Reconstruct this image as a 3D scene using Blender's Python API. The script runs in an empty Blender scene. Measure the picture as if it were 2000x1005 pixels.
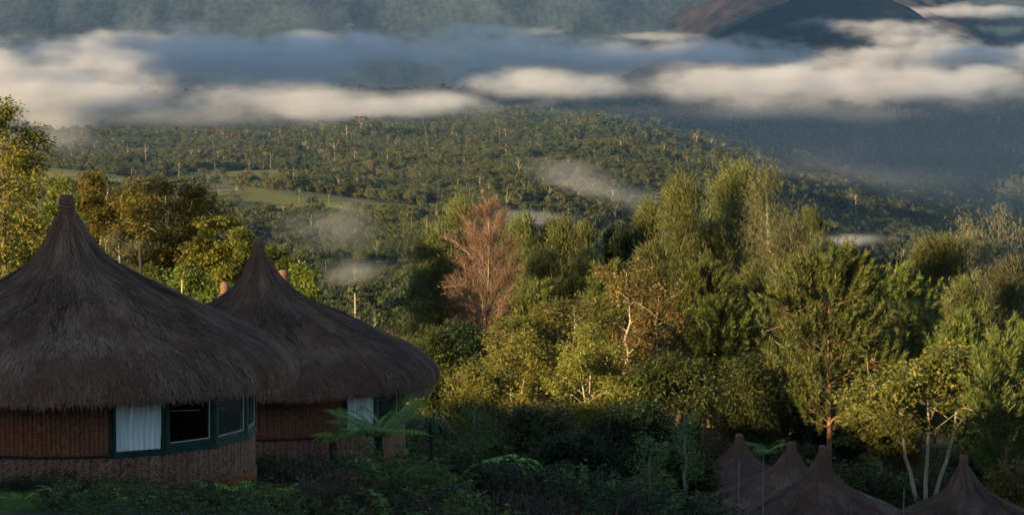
import bpy, bmesh, math, random
import numpy as np
from mathutils import Vector, Matrix

# ------------------------------------------------------------------ camera, sky, sun, exposure
scene = bpy.context.scene
COL = scene.collection
F = 5500.0                                   # focal length in photograph pixels (2000 wide)
HORIZON = 90.0
PITCH = math.atan((502.5 - HORIZON) / F)
cam_data = bpy.data.cameras.new('camera')
cam = bpy.data.objects.new('camera', cam_data)
COL.objects.link(cam)
cam_data.sensor_width = 36.0
cam_data.lens = F / 2000.0 * 36.0
cam_data.clip_start = 0.5
cam_data.clip_end = 60000.0
cam.location = (0, 0, 0)
cam.rotation_euler = (math.pi / 2 - PITCH, 0, 0)
scene.camera = cam

SUN_EL = math.radians(9.0)
SUN_AZ = math.radians(44.0)                  # to the left of straight behind the camera
SH = Vector((-math.sin(SUN_AZ), -math.cos(SUN_AZ), 0))          # horizontal direction towards the sun
SDIR = Vector((SH.x * math.cos(SUN_EL), SH.y * math.cos(SUN_EL), math.sin(SUN_EL)))
sun_data = bpy.data.lights.new('sun', 'SUN')
sun_data.energy = 5.0
sun_data.angle = math.radians(0.6)
sun_data.color = (1.0, 0.74, 0.40)
sun = bpy.data.objects.new('sun', sun_data)
COL.objects.link(sun)
sun.rotation_euler = SDIR.to_track_quat('Z', 'Y').to_euler()

world = bpy.data.worlds.new('World')
scene.world = world
world.use_nodes = True
wn = world.node_tree
wn.nodes.clear()
w_out = wn.nodes.new('ShaderNodeOutputWorld')
w_bg = wn.nodes.new('ShaderNodeBackground')
w_sky = wn.nodes.new('ShaderNodeTexSky')
w_sky.sky_type = 'NISHITA'
w_sky.sun_disc = False
w_sky.sun_elevation = SUN_EL
w_sky.sun_rotation = math.atan2(SDIR.x, SDIR.y)
w_sky.altitude = 2000
w_sky.air_density = 1.0
w_sky.dust_density = 1.5
w_sky.ozone_density = 1.0
w_bg.inputs['Strength'].default_value = 0.076
wn.links.new(w_sky.outputs['Color'], w_bg.inputs['Color'])
wn.links.new(w_bg.outputs['Background'], w_out.inputs['Surface'])

scene.view_settings.view_transform = 'Standard'
scene.view_settings.look = 'None'
scene.view_settings.exposure = 1.7
scene.view_settings.gamma = 1.0
scene.view_settings.use_curve_mapping = False
scene.render.engine = 'CYCLES'
cy = scene.cycles
cy.max_bounces = 5
cy.diffuse_bounces = 2
cy.glossy_bounces = 2
cy.transmission_bounces = 3
cy.transparent_max_bounces = 8
cy.volume_bounces = 2
cy.volume_step_rate = 5.0
cy.volume_max_steps = 256
cy.use_denoising = True
cy.use_adaptive_sampling = True
cy.adaptive_threshold = 0.03
cy.caustics_reflective = False
cy.caustics_refractive = False

def at(u, v, d):
    """Photograph pixel (u, v) at forward distance d -> world point."""
    xc = (u - 1000.0) / F
    yc = (502.5 - v) / F
    ry = math.cos(PITCH) + yc * math.sin(PITCH)
    rz = -math.sin(PITCH) + yc * math.cos(PITCH)
    k = d / ry
    return Vector((xc * k, d, rz * k))

# ------------------------------------------------------------------ numpy helpers
def _hash(ix, iy, seed):
    n = (ix.astype(np.int64) * 374761393 + iy.astype(np.int64) * 668265263 + seed * 982451653) & 0x7fffffff
    n = ((n ^ (n >> 13)) * 1274126177) & 0x7fffffff
    n = (n ^ (n >> 16)) & 0xffff
    return n / 65535.0

def vnoise(x, y, seed=0):
    ix = np.floor(x); iy = np.floor(y)
    fx = x - ix; fy = y - iy
    fx = fx * fx * (3 - 2 * fx); fy = fy * fy * (3 - 2 * fy)
    a = _hash(ix, iy, seed); b = _hash(ix + 1, iy, seed)
    c = _hash(ix, iy + 1, seed); d = _hash(ix + 1, iy + 1, seed)
    return (a * (1 - fx) + b * fx) * (1 - fy) + (c * (1 - fx) + d * fx) * fy

def fbm(x, y, octaves=4, seed=0, gain=0.5):
    s = np.zeros(np.shape(x)); amp = 1.0; tot = 0.0
    for o in range(octaves):
        s = s + amp * (vnoise(x * 2 ** o, y * 2 ** o, seed + o * 17) * 2 - 1)
        tot += amp
        amp *= gain
    return s / tot

def sstep(e0, e1, x):
    t = np.clip((x - e0) / (e1 - e0), 0, 1)
    return t * t * (3 - 2 * t)

def make_mesh(name, V, F3=None, F4=None, attrs=None, smooth=False):
    """Mesh from arrays: V (n,3), F3 (a,3), F4 (b,4), attrs {name: per-vertex float}."""
    me = bpy.data.meshes.new(name)
    V = np.asarray(V, dtype=np.float32)
    me.vertices.add(len(V))
    me.vertices.foreach_set('co', V.ravel())
    parts, counts = [], []
    if F4 is not None and len(F4):
        F4 = np.asarray(F4, dtype=np.int32); parts.append(F4.ravel()); counts.append(np.full(len(F4), 4, np.int32))
    if F3 is not None and len(F3):
        F3 = np.asarray(F3, dtype=np.int32); parts.append(F3.ravel()); counts.append(np.full(len(F3), 3, np.int32))
    loops = np.concatenate(parts); cnt = np.concatenate(counts)
    me.loops.add(len(loops))
    me.loops.foreach_set('vertex_index', loops)
    me.polygons.add(len(cnt))
    starts = np.concatenate(([0], np.cumsum(cnt)[:-1])).astype(np.int32)
    me.polygons.foreach_set('loop_start', starts)
    me.polygons.foreach_set('loop_total', cnt)
    me.polygons.foreach_set('use_smooth', np.full(len(cnt), smooth))
    for k, a in (attrs or {}).items():
        at_ = me.attributes.new(k, 'FLOAT', 'POINT')
        at_.data.foreach_set('value', np.asarray(a, dtype=np.float32))
    me.update(calc_edges=True)
    me.validate()
    return me

def link(name, data, mat=None, parent=None, loc=None, rot=None, scale=None, **props):
    o = bpy.data.objects.new(name, data)
    COL.objects.link(o)
    if mat is not None and data is not None and len(data.materials) == 0:
        data.materials.append(mat)
    if parent is not None:
        o.parent = parent
    if loc is not None: o.location = loc
    if rot is not None: o.rotation_euler = rot
    if scale is not None: o.scale = scale if hasattr(scale, '__len__') else (scale,) * 3
    for k, v in props.items():
        if v is not None:
            o[k] = v
    return o

class MB:
    """Collects vertices and faces with one float attribute (tint)."""
    def __init__(self):
        self.v, self.f3, self.f4, self.t, self.n = [], [], [], [], 0
    def add(self, V, F3=None, F4=None, tint=0.5):
        V = np.asarray(V, dtype=np.float64).reshape(-1, 3)
        self.v.append(V)
        self.t.append(np.broadcast_to(np.asarray(tint, dtype=np.float64), (len(V),)))
        if F3 is not None and len(F3): self.f3.append(np.asarray(F3) + self.n)
        if F4 is not None and len(F4): self.f4.append(np.asarray(F4) + self.n)
        self.n += len(V)
    def box(self, c, half, R=None, tint=0.5):
        s = np.array([[-1,-1,-1],[1,-1,-1],[1,1,-1],[-1,1,-1],[-1,-1,1],[1,-1,1],[1,1,1],[-1,1,1]], float) * np.asarray(half)
        if R is not None: s = s @ np.asarray(R).T
        self.add(s + np.asarray(c), F4=[[0,3,2,1],[4,5,6,7],[0,1,5,4],[1,2,6,5],[2,3,7,6],[3,0,4,7]], tint=tint)
    def tube(self, pts, rad, sides=6, tint=0.5, cap=False):
        pts = np.asarray(pts, float); rad = np.asarray(rad, float)
        n = len(pts)
        tan = np.gradient(pts, axis=0)
        tan /= np.linalg.norm(tan, axis=1)[:, None] + 1e-9
        ref = np.where(np.abs(tan[:, 2:3]) < 0.9, np.array([[0, 0, 1.0]]), np.array([[1.0, 0, 0]]))
        a = np.cross(tan, np.broadcast_to(ref[0], tan.shape)); a /= np.linalg.norm(a, axis=1)[:, None] + 1e-9
        b = np.cross(tan, a)
        th = np.arange(sides) * 2 * math.pi / sides
        ring = a[:, None] * np.cos(th)[None, :, None] + b[:, None] * np.sin(th)[None, :, None]
        V = (pts[:, None] + ring * rad[:, None, None]).reshape(-1, 3)
        i = np.arange(n - 1)[:, None] * sides; j = np.arange(sides)[None]; j2 = (j + 1) % sides
        F4 = np.stack([i + j, i + j2, i + sides + j2, i + sides + j], -1).reshape(-1, 4)
        F3 = None
        self.add(V, F4=F4, tint=tint)
        if cap:
            k = self.n - sides
            self.v.append(pts[-1:].copy()); self.t.append(np.array([float(np.mean(tint))]))
            self.f3.append(np.array([[k + q, k + (q + 1) % sides, self.n] for q in range(sides)]))
            self.n += 1
    def mesh(self, name, smooth=False):
        return make_mesh(name, np.concatenate(self.v), np.concatenate(self.f3) if self.f3 else None,
                         np.concatenate(self.f4) if self.f4 else None, {'tint': np.concatenate(self.t)}, smooth)
    def build(self, name, mat, parent=None, smooth=False, **kw):
        return link(name, self.mesh(name, smooth), mat, parent, **kw)

# ------------------------------------------------------------------ material helpers
class NT:
    def __init__(self, name):
        self.mat = bpy.data.materials.new(name); self.mat.use_nodes = True
        self.t = self.mat.node_tree; self.t.nodes.clear()
        self.out = self.t.nodes.new('ShaderNodeOutputMaterial')
    def n(self, typ, **kw):
        nd = self.t.nodes.new('ShaderNode' + typ)
        for k, v in kw.items(): setattr(nd, k, v)
        return nd
    def l(self, a, b): self.t.links.new(a, b)
    def val(self, sock, v):
        if isinstance(v, bpy.types.NodeSocket): self.l(v, sock)
        else: sock.default_value = v
    def math(self, op, a, b=0.0, c=None, clamp=False):
        m = self.n('Math', operation=op, use_clamp=clamp)
        self.val(m.inputs[0], a); self.val(m.inputs[1], b)
        if c is not None: self.val(m.inputs[2], c)
        return m.outputs[0]
    def mix(self, fac, a, b, blend='MIX'):
        m = self.n('Mix', data_type='RGBA', blend_type=blend)
        self.val(m.inputs[0], fac)
        for s, v in ((m.inputs[6], a), (m.inputs[7], b)):
            if isinstance(v, (tuple, list)) and len(v) == 3: v = (*v, 1)
            self.val(s, v)
        return m.outputs[2]
    def noise(self, scale, detail=3, rough=0.55, vec=None, dim='3D', dist=0.0):
        m = self.n('TexNoise', noise_dimensions=dim)
        m.inputs['Scale'].default_value = scale; m.inputs['Detail'].default_value = detail
        m.inputs['Roughness'].default_value = rough; m.inputs['Distortion'].default_value = dist
        if vec is not None: self.l(vec, m.inputs['Vector'])
        return m.outputs['Fac']
    def mapr(self, v, a, b, c=0.0, d=1.0, smooth=False):
        m = self.n('MapRange'); m.clamp = True
        if smooth: m.interpolation_type = 'SMOOTHSTEP'
        self.val(m.inputs[0], v); self.val(m.inputs[1], a); self.val(m.inputs[2], b); self.val(m.inputs[3], c); self.val(m.inputs[4], d)
        return m.outputs[0]
    def attr(self, name): return self.n('Attribute', attribute_name=name).outputs['Fac']
    def pos(self): return self.n('NewGeometry').outputs['Position']
    def objco(self): return self.n('TexCoord').outputs['Object']
    def vmul(self, v, s):
        m = self.n('VectorMath', operation='MULTIPLY'); self.val(m.inputs[0], v); m.inputs[1].default_value = s
        return m.outputs[0]
    def vadd(self, v, s):
        m = self.n('VectorMath', operation='ADD'); self.val(m.inputs[0], v); self.val(m.inputs[1], s)
        return m.outputs[0]
    def bump(self, h, strength=0.4, dist=0.05):
        m = self.n('Bump'); m.inputs['Strength'].default_value = strength; m.inputs['Distance'].default_value = dist
        self.l(h, m.inputs['Height']); return m.outputs[0]
    def principled(self, col, rough=0.8, spec=0.2, normal=None, **kw):
        p = self.n('BsdfPrincipled')
        if isinstance(col, (tuple, list)) and len(col) == 3: col = (*col, 1)
        self.val(p.inputs['Base Color'], col); self.val(p.inputs['Roughness'], rough)
        p.inputs['Specular IOR Level'].default_value = spec
        if normal is not None: self.l(normal, p.inputs['Normal'])
        for k, v in kw.items(): self.val(p.inputs[k], v)
        return p.outputs[0]
    def done(self, s): self.l(s, self.out.inputs['Surface']); return self.mat
# ------------------------------------------------------------------ terrain
NEAR_D = np.array([-400, -60, -5, 30, 45, 55, 70, 85, 100, 130, 160, 200, 260, 330, 420, 560, 800, 1200, 2500, 5000, 1e5])
NEAR_Z = np.array([8, 1.5, -1.7, -5.4, -7.4, -8.5, -10.6, -13.4, -16.6, -20.0, -22.5, -26, -34, -47, -66, -92, -108, -117, -130, -160, -172])

def ridge_bump(x, y, ax, ay, bx, by, w, ha, hb):
    dx, dy = bx - ax, by - ay
    L2 = dx * dx + dy * dy
    t = np.clip(((x - ax) * dx + (y - ay) * dy) / L2, 0, 1)
    d2 = (x - ax - t * dx) ** 2 + (y - ay - t * dy) ** 2
    return (ha + (hb - ha) * t) * np.exp(-d2 / (w * w))

# the shoulder of hill behind the camera that keeps the lodge in shade: a straight crest whose shadow edge
# crosses the garden between the huts and the lit trees
RIDGE_Y = -45.0
TANEL = math.tan(SUN_EL)
SH_A, SH_B = 11.1, 0.0
SH_C = (TANEL + SH_B * math.sin(SUN_AZ)) / math.cos(SUN_AZ)
def crest(x):
    return SH_A + SH_B * x - SH_C * RIDGE_Y

def height(x, y):
    x = np.asarray(x, float); y = np.asarray(y, float)
    z = np.interp(y, NEAR_D, NEAR_Z)
    # lodge hillside falls to the right, rises to the left
    side = sstep(24, 46, y) * np.where(x > -3, 1.0, sstep(40, 75, y)) * (1 - sstep(200, 420, y))
    z = z - (0.15 - 0.09 * sstep(118, 150, y)) * np.clip(x + 7, -60, 60) * side
    z = z + fbm(x / 14, y / 14, 3, 3) * 0.35 * sstep(75, 110, y) + fbm(x / 120, y / 120, 4, 5) * (9 - 6 * sstep(900, 1500, y)) * sstep(350, 800, y)
    # valley relief
    far = sstep(900, 1700, y)
    z = z + far * (fbm(x / 700, y / 900, 5, 11) * 13 + fbm(x / 160, y / 220, 3, 23) * 5)
    z = z + ridge_bump(x, y, -520, 2500, -175, 2150, 120, 28, 10)             # grass spur
    z = z + ridge_bump(x, y, -240, 4400, 215, 2750, 170, 8, 16) * sstep(1600, 2400, y)   # wooded spur in the middle
    z = z + ridge_bump(x, y, -100, 5000, 190, 4200, 150, 8, 20)
    # deep valley to the right of the spur
    xb = np.interp(y, [1300, 1800, 2600, 3500, 4500, 6000, 9000], [-40, -50, 40, 90, 85, 60, 0]) + fbm(y / 420, y * 0 + 3.3, 3, 87) * 90
    over = np.clip(x - xb, 0, None)
    z = z - sstep(1200, 1700, y) * (1 - sstep(8000, 9500, y)) * 0.24 * np.clip(over, 0, 1300) ** 2 / (np.clip(over, 0, 1300) + 130)
    # crest behind the camera (out of view), closes the garden off from the low sun
    cz = crest(np.minimum(x, -62.0)) * np.exp(-(np.maximum(x + 62, 0) / 30) ** 2) + fbm(x / 9, y / 9, 3, 77) * 0.9
    wz = np.exp(-((y - RIDGE_Y) / 26.0) ** 2) * sstep(-520, -420, x)
    z = np.where(wz > 0.001, z * (1 - wz) + cz * wz, z)
    # mountains at the far side
    z = z + sstep(9800, 13500, y) * 900 + sstep(9500, 11500, y) * (fbm(x / 620 + y / 2600, y / 2400, 4, 34) * 85 + fbm(x / 170, y / 500, 3, 38) * 14)
    return z

def ground_z(x, y):
    return float(height(np.array([x]), np.array([y]))[0])

def terrain_grid(xs_fun, ys, na):
    a = np.linspace(-1, 1, na)
    Y = np.repeat(ys[:, None], na, 1)
    X = xs_fun(Y, a[None])
    Z = height(X, Y)
    V = np.stack([X, Y, Z], -1).reshape(-1, 3)
    i = np.arange(len(ys) - 1)[:, None] * na; j = np.arange(na - 1)[None]
    F4 = np.stack([i + j, i + j + 1, i + na + j + 1, i + na + j], -1).reshape(-1, 4)
    return V, F4

def land_material():
    m = NT('land')
    p = m.pos()
    sep = m.n('SeparateXYZ'); m.l(p, sep.inputs[0])
    n1 = m.noise(0.012, 6, 0.6, p); n2 = m.noise(0.09, 5, 0.65, p); n3 = m.noise(1.6, 5, 0.6, p)
    grass = m.mix(n2, (0.085, 0.105, 0.022), (0.20, 0.185, 0.05))
    grass = m.mix(m.mapr(n1, 0.45, 0.65), grass, (0.22, 0.16, 0.07))
    floor = m.mix(n3, (0.012, 0.016, 0.008), (0.035, 0.036, 0.016))
    g = m.attr('grass')
    c = m.mix(g, floor, grass)
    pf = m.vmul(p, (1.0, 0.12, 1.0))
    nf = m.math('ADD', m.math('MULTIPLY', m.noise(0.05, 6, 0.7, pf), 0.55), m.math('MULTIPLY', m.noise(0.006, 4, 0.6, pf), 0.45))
    c = m.mix(m.mapr(sep.outputs[1], 9300, 10300), c, m.mix(m.mapr(nf, 0.38, 0.62), (0.017, 0.030, 0.036), (0.060, 0.078, 0.088)))  # far slope: its blue-grey haze is mixed into the surface colour
    return m.done(m.principled(c, 0.9, 0.05, normal=m.bump(m.math('ADD', n2, n3), 0.35, 0.3)))

ys = np.concatenate([np.linspace(-130, 40, 60)[:-1], np.linspace(40, 300, 130)[:-1], np.geomspace(300, 14500, 330)])
V, F4 = terrain_grid(lambda Y, a: a * (0.24 * np.abs(Y) + 34 + 470 * (1 - sstep(-45, 60, Y))) + a ** 9 * 1400, ys, 280)
def grass_mask(x, y):
    g = (ridge_bump(x, y, -540, 2560, -150, 2120, 95, 1.25, 1.0) + fbm(x / 60, y / 60, 3, 91) * 0.35)
    m = sstep(0.35, 0.6, g)
    clear = sstep(0.30, 0.42, fbm(x / 260, y / 420, 3, 57)) * sstep(1500, 1900, y) * (1 - sstep(4600, 5200, y)) * (1 - sstep(0, 120, x - 230))
    ridge2 = ridge_bump(x, y, 150, 3050, 330, 2800, 45, 1.2, 1.2)
    lawn = (1 - sstep(70, 85, y)) * sstep(0, 20, y) * (1 - sstep(-8.5, -7.6, x)) * (1 - sstep(49.5, 50.5, y))
    lawn = lawn + ridge_bump(x, y, -6.0, 55.5, -3.6, 56.5, 1.6, 1.3, 1.3)
    return np.clip(m + clear * 0.9 + sstep(0.4, 0.7, ridge2) + lawn, 0, 1)
terrain_me = make_mesh('terrain', V, F4=F4, attrs={'grass': grass_mask(V[:, 0], V[:, 1])}, smooth=True)
link('terrain', terrain_me, land_material(), kind='structure')

# the two peaks that stand out of the cloud in the upper right, and an unseen massif added to shade the far clouds
def mountain(name, cx, cy, peaks, R, seed, mat, base=-170, n=150, rough=60):
    a = np.linspace(-1, 1, n)
    X, Y = np.meshgrid(a * R[0], a * R[1])
    Z = np.zeros_like(X)
    for (px, py, h, w, ex, *pw) in peaks:
        r = np.sqrt(((X - px)) ** 2 + ((Y - py) * ex) ** 2)
        Z = np.maximum(Z, h * np.clip(1 - r / w, 0, 1) ** (pw[0] if pw else 1.05))
    edge = np.clip((1 - np.maximum(np.abs(X) / R[0], np.abs(Y) / R[1])) * 5, 0, 1)
    rid = 1 - np.abs(fbm(X / 380 + fbm(X / 900, Y / 900, 2, seed + 5), Y / 380, 6, seed)) * 2.2
    Z = (Z + (rid - 0.55) * rough * np.clip(Z / 120, 0, 1)) * edge
    V = np.stack([X, Y, Z], -1).reshape(-1, 3)
    i = np.arange(n - 1)[:, None] * n; j = np.arange(n - 1)[None]
    F4 = np.stack([i + j, i + j + 1, i + n + j + 1, i + n + j], -1).reshape(-1, 4)
    return link(name, make_mesh(name, V, F4=F4, smooth=True), mat, loc=(cx, cy, base), kind='structure')

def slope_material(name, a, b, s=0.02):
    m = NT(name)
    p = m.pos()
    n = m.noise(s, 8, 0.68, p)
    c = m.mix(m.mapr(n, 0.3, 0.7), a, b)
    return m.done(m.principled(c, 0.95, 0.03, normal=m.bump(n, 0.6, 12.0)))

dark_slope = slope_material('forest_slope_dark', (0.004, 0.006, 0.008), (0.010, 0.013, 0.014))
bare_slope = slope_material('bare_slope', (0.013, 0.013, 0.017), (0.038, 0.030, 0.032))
pk = at(1600, -34, 10000)
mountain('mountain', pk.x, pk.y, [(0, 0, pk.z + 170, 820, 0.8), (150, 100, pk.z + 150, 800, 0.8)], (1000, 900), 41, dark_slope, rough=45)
pk = at(1480, -40, 11300)
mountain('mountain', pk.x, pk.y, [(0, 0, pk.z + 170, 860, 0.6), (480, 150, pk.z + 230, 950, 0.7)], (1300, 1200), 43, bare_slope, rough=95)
# unseen ridge added left of the view, shaped to shade far clouds and peak
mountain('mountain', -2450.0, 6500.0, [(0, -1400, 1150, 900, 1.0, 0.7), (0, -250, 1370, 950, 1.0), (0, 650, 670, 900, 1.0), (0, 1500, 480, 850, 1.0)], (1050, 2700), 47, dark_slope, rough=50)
# ------------------------------------------------------------------ foliage
def leaf_material(name, c0, c1, c2=None, trans=0.35, rough=0.55, vary=0.35):
    m = NT(name)
    t = m.attr('tint')
    rnd = m.n('ObjectInfo').outputs['Random']
    c = m.mix(t, c0, c1)
    if c2 is not None:
        c = m.mix(m.mapr(t, 0.78, 1.0), c, c2)
    hs = m.n('HueSaturation')
    m.l(m.mapr(rnd, 0, 1, 0.485, 0.515), hs.inputs['Hue'])
    m.l(m.mapr(rnd, 0, 1, 1 - vary, 1 + vary), hs.inputs['Value'])
    m.l(c, hs.inputs['Color'])
    c = hs.outputs['Color']
    p = m.principled(c, rough, 0.25)
    tr = m.n('BsdfTranslucent'); m.l(c, tr.inputs['Color'])
    mx = m.n('MixShader'); mx.inputs[0].default_value = trans
    m.l(p, mx.inputs[1]); m.l(tr.outputs[0], mx.inputs[2])
    return m.done(mx.outputs[0])

def bark_material(name, c0, c1, scale=6.0):
    m = NT(name)
    p = m.vmul(m.objco(), (scale, scale, scale * 0.25))
    n = m.noise(1.0, 5, 0.65, p)
    return m.done(m.principled(m.mix(m.mapr(n, 0.3, 0.7), c0, c1), 0.85, 0.1, normal=m.bump(n, 0.5, 0.03)))

M = {
    'casuarina': leaf_material('casuarina_needles', (0.044, 0.062, 0.017), (0.142, 0.142, 0.040), vary=0.25),
    'casuarina_grey': leaf_material('casuarina_needles_grey', (0.060, 0.072, 0.029), (0.156, 0.156, 0.060)),
    'pine': leaf_material('pine_needles', (0.046, 0.070, 0.018), (0.135, 0.152, 0.034), (0.25, 0.19, 0.045), vary=0.2),
    'yellow': leaf_material('yellow_green_leaves', (0.078, 0.086, 0.018), (0.195, 0.178, 0.036), (0.30, 0.20, 0.04)),
    'orange': leaf_material('orange_green_leaves', (0.084, 0.072, 0.022), (0.204, 0.144, 0.030), (0.408, 0.180, 0.036)),
    'gold': leaf_material('golden_leaves', (0.075, 0.085, 0.018), (0.200, 0.169, 0.027), (0.300, 0.188, 0.037)),
    'bright': leaf_material('bright_green_leaves', (0.066, 0.098, 0.016), (0.165, 0.195, 0.030)),
    'umbrella': leaf_material('umbrella_leaves', (0.072, 0.078, 0.016), (0.189, 0.156, 0.023), (0.338, 0.182, 0.026)),
    'grey': leaf_material('grey_green_leaves', (0.086, 0.086, 0.040), (0.172, 0.161, 0.081)),
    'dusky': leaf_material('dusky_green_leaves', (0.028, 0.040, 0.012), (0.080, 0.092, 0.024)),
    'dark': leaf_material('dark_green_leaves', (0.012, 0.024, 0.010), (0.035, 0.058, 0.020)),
    'spread': leaf_material('spreading_tree_leaves', (0.058, 0.072, 0.016), (0.176, 0.163, 0.033), (0.312, 0.221, 0.039)),
    'shrub': leaf_material('shrub_leaves', (0.045, 0.085, 0.022), (0.150, 0.225, 0.055)),
    'red': leaf_material('reddish_leaves', (0.045, 0.028, 0.020), (0.119, 0.056, 0.039)),
    'fern': leaf_material('fern_fronds', (0.17, 0.33, 0.05), (0.34, 0.54, 0.10), trans=0.2),
    'strap': leaf_material('strap_leaves', (0.033, 0.072, 0.033), (0.117, 0.182, 0.078)),
    'russet': leaf_material('russet_twigs', (0.090, 0.056, 0.034), (0.195, 0.115, 0.070), trans=0.1),
    'pale_bark': bark_material('pale_bark', (0.22, 0.17, 0.12), (0.42, 0.35, 0.26)),
    'brown_bark': bark_material('brown_bark', (0.06, 0.04, 0.028), (0.16, 0.11, 0.075)),
    'orange_bark': bark_material('orange_bark', (0.15, 0.080, 0.045), (0.27, 0.155, 0.09)),
    'pink_bark': bark_material('pink_bark', (0.17, 0.11, 0.08), (0.30, 0.20, 0.15)),
    'dark_bark': bark_material('dark_bark', (0.018, 0.014, 0.012), (0.05, 0.04, 0.032)),
    'grey_bark': bark_material('grey_bark', (0.13, 0.12, 0.11), (0.28, 0.26, 0.24)),
}

def unit(a):
    return a / (np.linalg.norm(a, axis=-1, keepdims=True) + 1e-9)

def strands(mb, P, D, L, W, tint, rng):
    """One thin triangle per needle."""
    n = len(P)
    D = unit(D)
    S = unit(np.cross(D, rng.normal(size=(n, 3)))) * (np.asarray(W).reshape(-1, 1) / 2)
    V = np.stack([P - S, P + S, P + D * np.asarray(L).reshape(-1, 1)], 1).reshape(-1, 3)
    mb.add(V, F3=np.arange(3 * n).reshape(-1, 3), tint=np.repeat(tint, 3))

def leaves(mb, P, D, N, L, W, tint):
    """One folded rhombus per leaf: along D, facing N."""
    n = len(P)
    D = unit(D); S = unit(np.cross(D, N)); N2 = np.cross(S, D)
    L = np.asarray(L).reshape(-1, 1); W = np.asarray(W).reshape(-1, 1)
    V = np.stack([P, P + D * L * 0.45 + S * W / 2 + N2 * W * 0.12, P + D * L - N2 * L * 0.1, P + D * L * 0.45 - S * W / 2 + N2 * W * 0.12], 1).reshape(-1, 3)
    mb.add(V, F4=np.arange(4 * n).reshape(-1, 4), tint=np.repeat(tint, 4))

def curve_pts(a, b, c, n):
    t = np.linspace(0, 1, n)[:, None]
    return a * (1 - t) ** 2 + 2 * b * t * (1 - t) + c * t * t

ENV = {
    'cone': lambda t: np.clip(1.12 - t, 0.1, 1) ** 0.8 * np.clip(t * 6, 0.3, 1),
    'oval': lambda t: np.sqrt(np.clip(1 - (2 * t - 0.95) ** 2, 0.03, 1)),
    'column': lambda t: 0.55 + 0.45 * np.sin(np.clip(t * 1.15, 0, 1) * math.pi) - 0.35 * np.clip(t - 0.75, 0, 1) * 3,
    'dome': lambda t: np.sqrt(np.clip(1 - t * t * 0.93, 0.02, 1)),
    'wide_top': lambda t: 0.55 + 0.45 * np.clip(t * 1.5, 0, 1) - 0.25 * np.clip(t - 0.8, 0, 1) * 5,
}

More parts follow.
